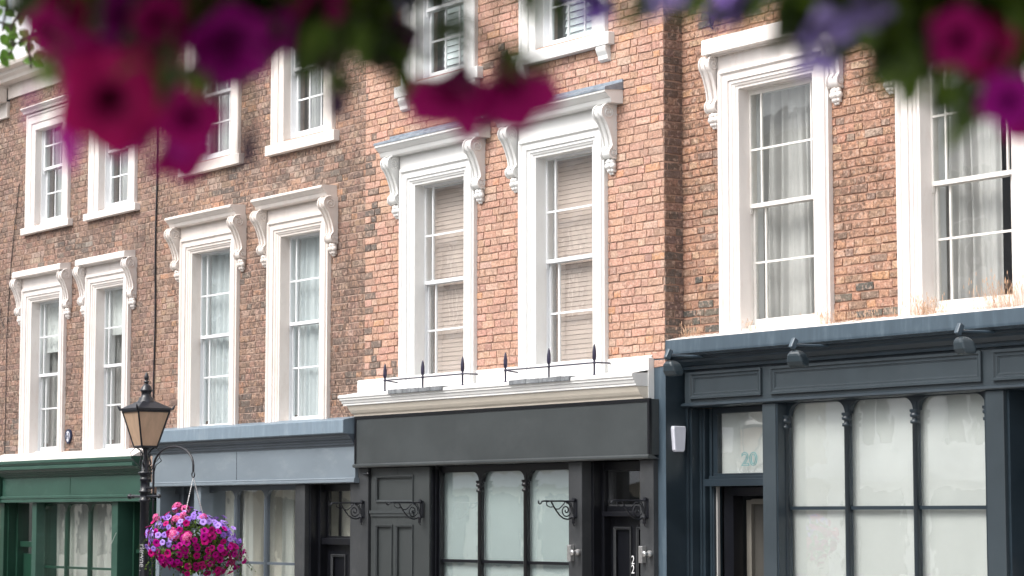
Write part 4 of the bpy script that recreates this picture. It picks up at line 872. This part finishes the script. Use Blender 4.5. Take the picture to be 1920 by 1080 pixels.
# ================================================================== street lamp and hanging basket
LX, LY = -4.03, -3.6
L_ = Thing('street_lamp', (LX, LY, gz(LX)), 'black iron lamp post with a square peach-glass lantern and finial', 'street lamp')
g0 = gz(LX)
p = MB(); p.lathe([(.17, g0), (.17, g0+.08), (.13, g0+.12), (.12, g0+.7), (.09, g0+.78), (.056, g0+.9), (.048, -.3), (.046, .14), (.060, .15), (.060, .175), (.05, .18), (.05, .24), (.066, .245), (.066, .26), (.05, .27), (.048, .36), (.056, .365), (.056, .39), (.048, .395), (.052, .41), (.060, .425), (.072, .44), (.072, .452), (.040, .462), (.038, .575), (.024, .58), (.022, .70)], (LX, LY, 0), 20)
post = L_.part(p, 'post', 'iron')
# sticker scrawl
text_part('rlewne .', .085, Matrix.Translation((LX+.030, LY-.0375, -.42)) @ Matrix.Rotation(R(38), 4, 'Z') @ Matrix.Rotation(R(90), 4, 'X') @ Matrix.Rotation(R(-90), 4, 'Z'), 'scrawl', 'scrawl', post)
b = MB(); b.tube([(LX-.32, LY, .205), (LX+.30, LY, .205)], .014, 8)
for xx, rr in ((-.34, .03), (-.25, .022), (.31, .024)): b.lathe([(.004, -rr), (rr*.7, -rr*.7), (rr, 0), (rr*.7, rr*.7), (.004, rr)], (LX+xx, LY, .205), 12, (1, 0, 0))
L_.part(b, 'ladder_bar', 'iron')
# cradle scrolls
s = MB()
for k in range(4):
    a = R(45+90*k); ca, sa = math.cos(a), math.sin(a); P = lambda r_, z: (LX+ca*r_, LY+sa*r_, z)
    s.tube([P(.03, .50), P(.06, .54), P(.045, .60), P(.03, .64), P(.06, .68), P(.10, .708)], .008, 6)
    s.tube([P(.10, .708), P(.16, .66), P(.15, .60), P(.06, .50), P(.035, .46)], .004, 5)
L_.part(s, 'cradle', 'iron')
tb, bb = .178, .088; zt, zb = 1.075, .715
fr = MB()
for sx in (-1, 1):
    for sy in (-1, 1): fr.tube([(LX+sx*bb, LY+sy*bb, zb), (LX+sx*tb, LY+sy*tb, zt)], .010, 6)
for (a, b_), z in (((bb, .010), zb), ((tb, .012), zt)):
    q = [(-a, -a), (a, -a), (a, a), (-a, a)]
    for i in range(4):
        x0, y0 = q[i]; x1, y1 = q[(i+1) % 4]; fr.tube([(LX+x0, LY+y0, z), (LX+x1, LY+y1, z)], b_, 6)
fr.box(LX-bb, LX+bb, LY-bb, LY+bb, zb-.014, zb-.004)
lan = L_.part(fr, 'lantern_frame', 'iron')
for k in range(4):
    q = [(-1, -1), (1, -1), (1, 1), (-1, 1)]; a, b_ = q[k], q[(k+1) % 4]; i_ = .992
    sub(MB().add([(LX+a[0]*bb*i_, LY+a[1]*bb*i_, zb), (LX+b_[0]*bb*i_, LY+b_[1]*bb*i_, zb), (LX+b_[0]*tb*i_, LY+b_[1]*tb*i_, zt), (LX+a[0]*tb*i_, LY+a[1]*tb*i_, zt)], [(0, 1, 2, 3)]), 'lamp_glass', 'lampglass', lan)
r_ = MB()
r1, r2, z1, z2 = .196, .072, 1.083, 1.178
vs = [(LX+a*r1, LY+b_*r1, z1-.0) for a, b_ in ((-1, -1), (1, -1), (1, 1), (-1, 1))]+[(LX+a*r1, LY+b_*r1, z1+.022) for a, b_ in ((-1, -1), (1, -1), (1, 1), (-1, 1))]+[(LX+a*r2, LY+b_*r2, z2) for a, b_ in ((-1, -1), (1, -1), (1, 1), (-1, 1))]
r_.add(vs, [(0, 1, 2, 3), (0, 1, 5, 4), (1, 2, 6, 5), (2, 3, 7, 6), (3, 0, 4, 7), (4, 5, 9, 8), (5, 6, 10, 9), (6, 7, 11, 10), (7, 4, 8, 11), (8, 9, 10, 11)])
for a in (-1, 1):
    for b_ in (-1, 1): r_.tube([(LX+a*r1, LY+b_*r1, z1+.005), (LX+a*(r1+.012), LY+b_*(r1+.012), z1+.035), (LX+a*(r1+.022), LY+b_*(r1+.022), z1+.055)], [.014, .012, .003], 6)
roofp = L_.part(r_, 'lantern_roof', 'iron')
c = MB(); c.lathe([(.095, 1.165), (.088, 1.185), (.080, 1.19), (.074, 1.215), (.052, 1.23), (.050, 1.275), (.064, 1.285), (.064, 1.295), (.060, 1.30), (.050, 1.33), (.030, 1.352), (.018, 1.36), (.018, 1.368), (.030, 1.375), (.030, 1.385), (.014, 1.392), (.024, 1.41), (.025, 1.43), (.012, 1.465), (.002, 1.48)], (LX, LY, 0), 20)
L_.part(c, 'chimney_finial', 'iron')
HX = LX+1.04
b = MB(); x0 = LX+.185; pts = [(x0, LY, -1.2), (x0, LY, .50)]+[(x0+(HX-x0)*(1-math.cos(R(t)))/2, LY, .50+.20*math.sin(R(t))) for t in range(10, 180, 10)]+[(HX, LY, .50), (HX, LY, .44)]
b.tube(pts, .0115, 8)
for z in (.29, -.9): b.tube([(LX+.03, LY, z), (x0, LY, z)], .013, 6)
b.tube([(x0+.02, LY, .55), (x0-.02, LY, .50), (x0-.06, LY, .46), (x0-.10, LY, .42)], .006, 6); b.tube([(x0+.10, LY, .62), (x0+.17, LY, .56), (x0+.05, LY, .52), (x0+.01, LY, .45)], .005, 5)
ring = [(HX+.028*math.cos(R(t)), LY, .412+.028*math.sin(R(t))) for t in range(0, 361, 20)]; b.tube(ring, .006, 6)
L_.part(b, 'basket_arm', 'iron')

# ------------------------------------------------------------------ flowers
def petunia(r_, col, thr, seed, lobes=5, ruffle=.10, tube_=.9, zs=1.):
    rnd = random.Random(seed); mb = MB(); n = 40; vs = []; cs_ = []
    ph = [rnd.uniform(-.3, .3) for _ in range(lobes)]
    rings = [(.05, -.55, 0), (.11, -.42, 0), (.19, -.22, .0), (.34, -.06, .04), (.62, .03, .09), (.86, .02, .14), (1.0, -.05, .18)]
    for q, (rr, z, lb) in enumerate(rings):
        for k in range(n):
            a = 2*math.pi*k/n; m_ = 1-lb*(1-abs(math.cos(lobes*a/2+.2)))+rnd.uniform(-.01, .01)
            zz = z+ruffle*rr*rr*(.6*math.sin(lobes*a+1)+.5*math.sin(3*a+ph[0]*9)+.3*math.sin(11*a+ph[1]*9))
            vs.append((r_*rr*m_*math.cos(a), r_*rr*m_*math.sin(a), r_*(zz if zs == 1 else zz+(rr-1)*.55*(zs-1))))
            t = min(1, max(0, (rr-.12)/.35)); v = 1-.10*(abs(math.cos(lobes*a/2)) < .18)
            cs_.append(tuple(Z2(thr[i], col[i], t)*v for i in range(3)))
    for i, (p, c) in enumerate(zip(vs, cs_)): pass
    o = len(mb.v); mb.v += vs; mb.c += cs_
    fs = [(i*n+k, i*n+(k+1) % n, (i+1)*n+(k+1) % n, (i+1)*n+k) for i in range(len(rings)-1) for k in range(n)]; mb.f += fs; mb.sm += [True]*len(fs)
    # tube and calyx behind
    tb_ = [(.16, -.24), (.10, -.48), (.065, -.75), (.05, -.95*tube_-.05)]
    vs = [(r_*a*math.cos(2*math.pi*k/10), r_*a*math.sin(2*math.pi*k/10), r_*z) for a, z in tb_ for k in range(10)]
    mb.add(vs, [(i*10+k, i*10+(k+1) % 10, (i+1)*10+(k+1) % 10, (i+1)*10+k) for i in range(3) for k in range(10)], tuple(x*.55 for x in col), True)
    for k in range(5):
        a = 2*math.pi*k/5; ca, sa = math.cos(a), math.sin(a)
        mb.add([(r_*.05*ca, r_*.05*sa, -r_*.98), (r_*(.14*ca-.05*sa), r_*(.14*sa+.05*ca), -r_*.80), (r_*.26*ca, r_*.26*sa, -r_*.55), (r_*(.14*ca+.05*sa), r_*(.14*sa-.05*ca), -r_*.80)], [(0, 1, 2, 3)], (.06, .12, .02))
    return mb
def lowres(mb_fn, *a, **k): return mb_fn(*a, **k)
def small_petunia(r_, col, thr, seed):
    rnd = random.Random(seed); mb = MB(); n = 15; vs = []; cs_ = []
    for rr, z, lb in ((.10, -.35, 0), (.30, -.05, .05), (.72, .03, .12), (1.0, -.06, .22)):
        for k in range(n):
            a = 2*math.pi*k/n; m_ = 1-lb*(1-abs(math.cos(2.5*a+.2))); t = min(1, max(0, (rr-.1)/.3))
            vs.append((r_*rr*m_*math.cos(a), r_*rr*m_*math.sin(a), r_*(z+rnd.uniform(-.07, .07)*rr))); cs_.append(tuple(Z2(thr[i], col[i], t)*(1-.12*(rr > .9)) for i in range(3)))
    mb.v += vs; mb.c += cs_; fs = [(i*n+k, i*n+(k+1) % n, (i+1)*n+(k+1) % n, (i+1)*n+k) for i in range(3) for k in range(n)]; mb.f += fs; mb.sm += [True]*len(fs)
    return mb
def geranium(r_, seed):
    rnd = random.Random(seed); mb = MB()
    for i in range(26):
        d = Vector((rnd.gauss(0, 1), rnd.gauss(0, 1), rnd.gauss(0, 1)+.6)).normalized(); c = d*r_*.7; t = d.orthogonal().normalized(); b = d.cross(t); s = r_*.34
        for k in range(5):
            a = 2*math.pi*k/5+i; u = t*math.cos(a)+b*math.sin(a); v = t*-math.sin(a)+b*math.cos(a)
            col = rnd.choice([(.66, .07, .27), (.72, .13, .35), (.58, .04, .22), (.80, .26, .44)])
            mb.add([c, c+u*s*.5+v*s*.28, c+u*s, c+u*s*.5-v*s*.28], [(0, 1, 2, 3)], col)
    return mb
def leafm(mb, p, d, n_, l, w_, col):
    d = d.normalized(); n_ = (n_-d*n_.dot(d)); n_ = n_.normalized() if n_.length > 1e-5 else d.orthogonal().normalized(); s = d.cross(n_)
    pts = []
    prof = ((0, .12), (.2, .75), (.45, 1), (.75, .65), (1, .0))
    for t, ww in prof:
        c = p+d*l*t-n_*l*.25*t*t
        pts += [c+s*w_*ww*.5+n_*w_*.14*ww, c, c-s*w_*ww*.5+n_*w_*.14*ww]
    mb.add(pts, [(i*3+j, i*3+j+1, i*3+4+j, i*3+3+j) for i in range(4) for j in (0, 1)], col, True)
GR = [(.042, .078, .006), (.062, .112, .008), (.028, .052, .006), (.095, .155, .010), (.018, .032, .006)]
MAG, MAGT = (.31, .0, .115), (.09, .0, .035)
PUR, PURT = (.30, .17, .62), (.14, .04, .30)
view = Vector((CX, CY, 0))

def place(o, loc, d, roll=0.): o.matrix_world = Matrix.Translation(loc) @ d.to_track_quat('Z', 'Y').to_matrix().to_4x4() @ Matrix.Rotation(roll, 4, 'Z')
BC = Vector((HX+.03, LY, -.20))
B = Thing('hanging_basket', BC, 'round hanging basket of magenta, violet and pink flowers on the lamp post arm', 'hanging basket')
bw = MB(); bw.lathe([(.02, -.16), (.10, -.14), (.16, -.08), (.19, 0), (.19, .01)], BC, 16); B.part(bw, 'bowl', 'iron')
ch = MB()
for k in range(4):
    a = R(20+90*k); e = BC+Vector((.19*math.cos(a), .19*math.sin(a), .02)); top = Vector((HX, LY, .385)); m_ = 26
    for i in range(m_):
        p0 = top.lerp(e, i/m_); p1 = top.lerp(e, (i+.8)/m_); ch.tube([p0, p1], .004, 4)
B.part(ch, 'chain', 'steel')
RX, RZ, ZO = .445, .295, -.06
fol = MB(); rnd = random.Random(3)
def shell(d, s=1.):
    b_ = s*(1+.07*math.sin(5*d.x+2.1*d.z+1)+.06*math.sin(7*d.y-4*d.z)+.05*math.sin(9*d.x*d.z+3))
    return BC+Vector((d.x*RX*b_, d.y*RX*b_, d.z*RZ*b_+ZO-.05*d.y+.03*d.x*0))
for i in range(2600):
    d = Vector((rnd.gauss(0, 1), rnd.gauss(0, 1), rnd.gauss(0, 1))).normalized(); p = shell(d, rnd.uniform(.55, .99)); ld = (d+Vector((rnd.gauss(0, .7), rnd.gauss(0, .7), rnd.gauss(0, .7)-.2)))
    leafm(fol, p, ld, Vector((0, 0, 1))+d, rnd.uniform(.03, .055), rnd.uniform(.015, .028), rnd.choice(GR))
for i in range(44): # trailing shoots
    a = rnd.uniform(0, 6.28); d = Vector((math.cos(a), math.sin(a), rnd.uniform(-.7, .2))).normalized(); p = shell(d)
    for k in range(9): leafm(fol, p+d*.014*k+Vector((0, 0, -.014*k)), d+Vector((rnd.gauss(0, 1), rnd.gauss(0, 1), 0)), Vector((0, 0, 1)), .03, .016, rnd.choice(GR))
B.part(fol, 'foliage', 'leaf', recalc=False)
def meshof(mb, m_): o = mb.build('tmp', m_, recalc=False); me = o.data; bpy.data.objects.remove(o); return me
MES = {'m': [meshof(small_petunia(.039, c_, (.10, .0, .04), i), 'magenta') for i, c_ in enumerate(((.45, .0, .20), (.50, .002, .27), (.32, .0, .12), (.46, .0, .15)))],
       'v': [meshof(small_petunia(.033, c_, (.30, .12, .50), i+9), 'magenta') for i, c_ in enumerate(((.34, .20, .68), (.44, .28, .76), (.26, .13, .56)))],
       'g': [meshof(geranium(.064, i), 'magenta') for i in range(3)]}
cands = []
vr = (view-BC).normalized(); right = Vector((-vr.y, vr.x, 0)).normalized()
N = 350
for i in range(N):
    z = 1-2*(i+.5)/N; a = i*2.39996; s = math.sqrt(1-z*z); d = Vector((s*math.cos(a)+rnd.gauss(0, .05), s*math.sin(a)+rnd.gauss(0, .05), z+rnd.gauss(0, .05))).normalized()
    u = d.dot(right); kind = 'm'; f_ = d.dot(vr)
    if d.z > .55: kind = 'v' if u > -.1 or rnd.random() < .6 else 'g'
    if u < -.35 and d.z > -.35: kind = 'v' if rnd.random() < .75 else 'm'
    if u > .62 and d.z > .12: kind = 'v'
    if -.15 < u < .15 and .25 < d.z < .6 and rnd.random() < .75: continue   # a gap of bare leaves
    if d.z < -.8 and rnd.random() < .4: continue
    cands.append((f_, d, kind, u))
for (u, z_) in ((-.72, .62), (-.48, .76),  (.18, .74), (-.42, .12), (-.14, .08), (-.55, .30)):
    d = (right*u+Vector((0, 0, z_))+vr*math.sqrt(max(.05, 1-u*u-z_*z_))).normalized(); cands.append((1.2, d, 'g', u))
cands.sort(key=lambda t: -t[0])
rest = MB()
for i, (f_, d, kind, u) in enumerate(cands):
    p = shell(d, rnd.uniform(.93, 1.13)); fd = (d+vr*.25+Vector((rnd.gauss(0, .3), rnd.gauss(0, .3), rnd.gauss(0, .3)+.1))).normalized(); sc = rnd.uniform(.8, 1.2); me = rnd.choice(MES[kind])
    mw = Matrix.Translation(p) @ fd.to_track_quat('Z', 'Y').to_matrix().to_4x4() @ Matrix.Rotation(rnd.uniform(0, 6), 4, 'Z') @ Matrix.Scale(sc, 4)
    if i < 99:
        o = bpy.data.objects.new('geranium_bloom' if kind == 'g' else 'petunia_bloom', me); COL.objects.link(o); o.parent = B.o; o.matrix_parent_inverse = Matrix.Translation(-B.o.location); o.matrix_basis = mw
    else:
        a_ = me.attributes['Col'].data; off = len(rest.v)
        rest.v += [tuple(mw @ v.co) for v in me.vertices]; rest.c += [tuple(x.color[:3]) for x in a_]; rest.f += [tuple(j+off for j in q.vertices) for q in me.polygons]; rest.sm += [True]*len(me.polygons)
ro = B.part(rest, 'other_blooms', 'magenta', recalc=False); ro['kind'] = 'stuff'

# ------------------------------------------------------------------ overhead baskets close to the camera
BUDM = mat('dark_bud', (.028, .004, .035), .6)
BUDS = {'left': [(634, 178, 2.1, .044, .0105), (467, 262, 2.1, .052, .0085), (915, 232, 2.1, .02, .004)], 'right': [(1490, 60, 2.1, .03, .004)]}
def near_plant(name, label, blooms, leaves, stems, bowl, seed, dist0):
    T = Thing('hanging_basket', bowl, label, 'hanging basket', 'flower baskets hanging close overhead'); rnd = random.Random(seed)
    b = MB(); b.lathe([(.02, -.12), (.10, -.11), (.17, -.04), (.2, .06), (.21, .08), (.2, .08)], bowl, 24); T.part(b, 'bowl', 'iron')
    c_ = MB()
    for k in range(3):
        a = R(120*k); c_.tube([bowl+Vector((.2*math.cos(a), .2*math.sin(a), .08)), bowl+Vector((0, 0, .75))], .004, 5)
    c_.tube([bowl+Vector((0, 0, .75)), bowl+Vector((0, 0, 1.6))], .004, 5); T.part(c_, 'chain', 'steel')
    st = MB()
    for (px, py, dist, r_, kind, dx, dy, dz_) in blooms:
        zs = 2.6 if kind.isupper() else 1.; kind = kind.lower()
        col, thr = {'m': (MAG, MAGT), 'c': ((.30, .0, .075), (.04, .0, .015)), 'p': ((.28, .0, .19), (.12, .0, .09)), 'd': ((.10, .004, .09), (.05, 0, .03)), 'v': (PUR, PURT), 'l': ((.42, .33, .72), (.25, .18, .5))}[kind]
        p = at(px, py, dist); tocam = (view-p).normalized(); fd = (tocam*dx+rt*dy+Vector((0, 0, 1))*dz_).normalized()
        o = petunia(r_, col, thr, int(px+py), zs=zs, ruffle=.10 if zs == 1 else .14).build('petunia_bloom', 'magenta', None, recalc=False); o.parent = T.o; o.matrix_parent_inverse = Matrix.Translation(-T.o.location)
        o.matrix_basis = Matrix.Translation(p) @ fd.to_track_quat('Z', 'Y').to_matrix().to_4x4() @ Matrix.Rotation(rnd.uniform(0, 6), 4, 'Z')
        e = p-fd*r_*1.0; t = bowl+Vector((rnd.uniform(-.15, .15), rnd.uniform(-.15, .15), .02)); mid = e.lerp(t, .4)+Vector((0, 0, .06)); q = e-fd*r_*.5
        st.tube([e, q, mid.lerp(q, .4), mid, t], .0022, 5)
    for (px, py, d_, l_, w_) in BUDS.get(name, ()):
        bd = MB(); c0 = at(px, py, d_); bd.lathe([(.0008, l_*.5), (w_*.35, l_*.42), (w_*.5, l_*.2), (w_*.8, -.0), (w_, -l_*.25), (w_*.7, -l_*.4), (.001, -l_*.5)], c0, 10, (.1, 0, 1)); bo = T.part(bd, 'flower_bud', BUDM)
        st.tube([c0+Vector((0, 0, l_*.45)), c0+Vector((.004, 0, l_*.45+.08)), c0+Vector((.02, .02, .25))], .0013, 5)
    for (p0, p1, d_) in stems: st.tube([at(*p0, d_), at((p0[0]+p1[0])/2+6, (p0[1]+p1[1])/2, d_), at(*p1, d_)], .003, 5)
    T.part(st, 'stems', mat('stem_green', (.07, .10, .03), .6))
    lf = MB()
    for (px, py, rx, ry, n, sz, d_) in leaves:
        for i in range(n):
            p = at(px+rnd.gauss(0, rx), py+rnd.gauss(0, ry), d_+rnd.uniform(-.18, .18)); leafm(lf, p, Vector((rnd.gauss(0, 1), rnd.gauss(0, 1), rnd.gauss(-.5, .7))), Vector((rnd.gauss(0, .6), rnd.gauss(0, .6), 1)), sz*rnd.uniform(.7, 1.3), sz*rnd.uniform(.45, .75), rnd.choice(GR))
    T.part(lf, 'foliage', 'leaf', recalc=False)
    return T
D0 = 2.1
near_plant('left', 'blurred basket of magenta and purple petunias hanging close over the left half of the view',
  [  # px, py, dist, radius, kind, facing: camera, right, up
   (208, 188, D0-.1, .046, 'c', 1, .1, -.25), (160, 165, D0-.04, .030, 'c', .8, -.6, -.2), (258, 230, D0-.06, .034, 'm', .6, .4, -.8), (355, 218, D0-.08, .031, 'm', 1, .2, -.1), (346, 300, D0-.02, .034, 'M', .45, .3, -1.), (360, 265, D0-.04, .026, 'p', .5, .3, -1.), (128, 238, D0-.06, .036, 'p', .38, -1, -.1), (118, 285, D0-.04, .022, 'p', .4, -1, -.3), (56, 205, D0, .020, 'p', .28, -1, .1), (160, 118, D0-.02, .028, 'm', .8, -.2, -.3), (235, 265, D0-.02, .024, 'p', .7, .1, -.9),
   (430, 85, D0-.03, .040, 'p', .8, .5, -.5), (370, 35, D0, .034, 'm', 1, -.2, -.1), (232, 30, D0+.04, .030, 'p', 1, -.3, .0), (125, 32, D0+.05, .028, 'c', 1, .2, .1), (300, 92, D0+.08, .028, 'c', 1, -.6, -.2), (468, 135, D0, .024, 'P', .3, .4, -.9), (575, 22, D0+.1, .030, 'c', .8, .2, .2), (520, 62, D0+.02, .024, 'p', .7, .3, -.4), (90, 60, D0, .024, 'm', .7, -.3, -.3), (300, 40, D0-.02, .026, 'm', .8, .2, -.5), (175, 110, D0, .026, 'p', .7, .2, -.5), (430, 130, D0-.05, .030, 'P', .5, .2, -.9), (600, 10, D0, .028, 'm', .6, .3, -.5), (170, 2, D0+.1, .03, 'p', .8, .4, .3),
   (830, 206, D0-.02, .043, 'M', .32, -.30, -.7), (880, 175, D0+.1, .022, 'M', .5, 0, -.6), (968, 192, D0-.04, .044, 'M', .36, .22, -.7), (742, 78, D0+.05, .026, 'd', .5, -.2, .2), (955, 118, D0, .014, 'D', .2, .1, 1), (720, 8, D0+.1, .026, 'L', .6, .2, -.3), (600, 98, D0+.1, .022, 'd', .6, .3, .3)],
  [(130, 108, 34, 14, 16, .026, D0+.1), (250, 124, 36, 10, 14, .026, D0+.05), (590, 42, 60, 22, 46, .036, D0+.12), (690, 50, 34, 20, 26, .034, D0+.15), (285, 40, 40, 30, 30, .04, D0+.22), (120, 5, 50, 14, 26, .04, D0+.2), (560, -8, 120, 14, 70, .05, D0+.15), (330, 138, 26, 10, 12, .03, D0+.05), (960, 108, 24, 14, 16, .022, D0), (740, 70, 26, 30, 30, .03, D0+.05), (862, 66, 7, 12, 6, .022, D0), (845, 45, 12, 4, 4, .02, D0), (415, 165, 10, 20, 7, .02, D0+.05), (640, 140, 16, 10, 8, .025, D0+.05),
   (400, -90, 190, 24, 240, .05, D0+.15), (420, -230, 260, 45, 700, .07, D0+.1), (420, -330, 260, 50, 700, .08, D0-.1), (420, -420, 260, 50, 500, .09, D0-.3)],  # dense unseen leaves above the frame, added to shade the blooms below
  [((760, 50), (858, 70), D0), ((960, 90), (968, 140), D0), ((633, 140), (630, 40), D0), ((467, 215), (440, 60), D0), ((915, 250), (925, 212), D0)],
  at(330, -330, D0+.25), 5, D0)
near_plant('right', 'blurred basket of lilac and magenta petunias hanging close over the right corner of the view',
  [(1795, 72, D0-.1, .028, 'm', 1, -.3, -.2), (1850, 88, D0-.04, .028, 'c', 1, .2, -.1), (1890, 190, D0-.1, .026, 'p', 1, -.1, -.3), (1925, 222, D0-.05, .024, 'm', 1, .3, -.3), (1560, 62, D0-.06, .031, 'L', .2, .3, -1), (1532, 128, D0-.06, .022, 'L', .2, .0, -1), (1628, 44, D0-.06, .028, 'L', .2, .35, -.9), (1385, 16, D0, .034, 'V', .25, .5, -.8), (1113, 34, D0, .018, 'V', .2, .1, -1), (1240, 4, D0, .026, 'L', .3, .3, -.9), (1098, 0, D0, .026, 'V', .2, -.3, -1)],
  [(1695, 75, 24, 34, 90, .035, D0+.08), (1740, 20, 55, 26, 80, .045, D0+.15), (1488, 26, 12, 16, 14, .026, D0+.08), (1860, 140, 50, 22, 40, .035, D0+.2), (1870, 20, 70, 30, 130, .045, D0+.18), (1800, 175, 18, 22, 26, .03, D0+.05), (1820, -10, 130, 25, 120, .05, D0+.15), (1705, 130, 6, 18, 7, .024, D0), (1450, -8, 80, 12, 40, .035, D0+.1), (1185, 2, 30, 10, 16, .022, D0), (1040, -10, 60, 8, 16, .03, D0), (1590, -5, 60, 12, 36, .035, D0+.1), (1350, -6, 60, 8, 20, .03, D0+.1), (1730, -240, 150, 45, 500, .07, D0+.1), (1730, -340, 150, 50, 500, .08, D0-.1), (1730, -430, 150, 50, 400, .09, D0-.3)],  # the far-overhead clumps are out of view, added to keep light off the flowers
  [((1113, 5), (1130, -60), D0), ((1540, 40), (1560, -60), D0)],
  at(1760, -330, D0+.25), 8, D0)
# twigs at the upper left, further off
tw_ = MB(); rnd = random.Random(12); T = Thing('leafy_twig', at(40, -60, 9.0), 'thin trailing twig with small ivy-like leaves at the upper left', 'twig')
tg = MB(); tg.tube([at(60, -60, 9.0), at(48, 10, 9.0), at(20, 50, 9.0), at(25, 90, 9.0), at(5, 118, 9.0)],    .0055, 5); tg.tube([at(48, 10, 9.0), at(66, 40, 9.0), at(52, 80, 9.0), at(58, 128, 9.0)], .0045, 5); tg.tube([at(20, 50, 9.0), at(-5, 40, 9.0)], .0045, 5); tg.tube([at(25, 85, 9.0), at(48, 72, 9.0), at(70, 62, 9.0)], .004, 5)
tg.tube([at(10, -50, 9.0), at(12, 10, 9.0), at(4, 60, 9.0)], .0045, 5)
T.part(tg, 'stem', mat('twig_brown', (.05, .035, .03), .8))
for (x, y) in ((15, 62), (8, 88), (52, 70), (60, 78), (58, 112), (66, 72), (20, 58), (4, 100), (12, 15), (48, 28)):
    for k in range(3): leafm(tw_, at(x+rnd.gauss(0, 3), y+rnd.gauss(0, 3), 9.0), rt*rnd.gauss(0, 1)+Vector((0, 0, rnd.gauss(-.4, .8))), -fw+Vector((rnd.gauss(0, .4), 0, .4)), .044, .036, (.09, .19, .02))
T.part(tw_, 'leaves', 'leaf', recalc=False)
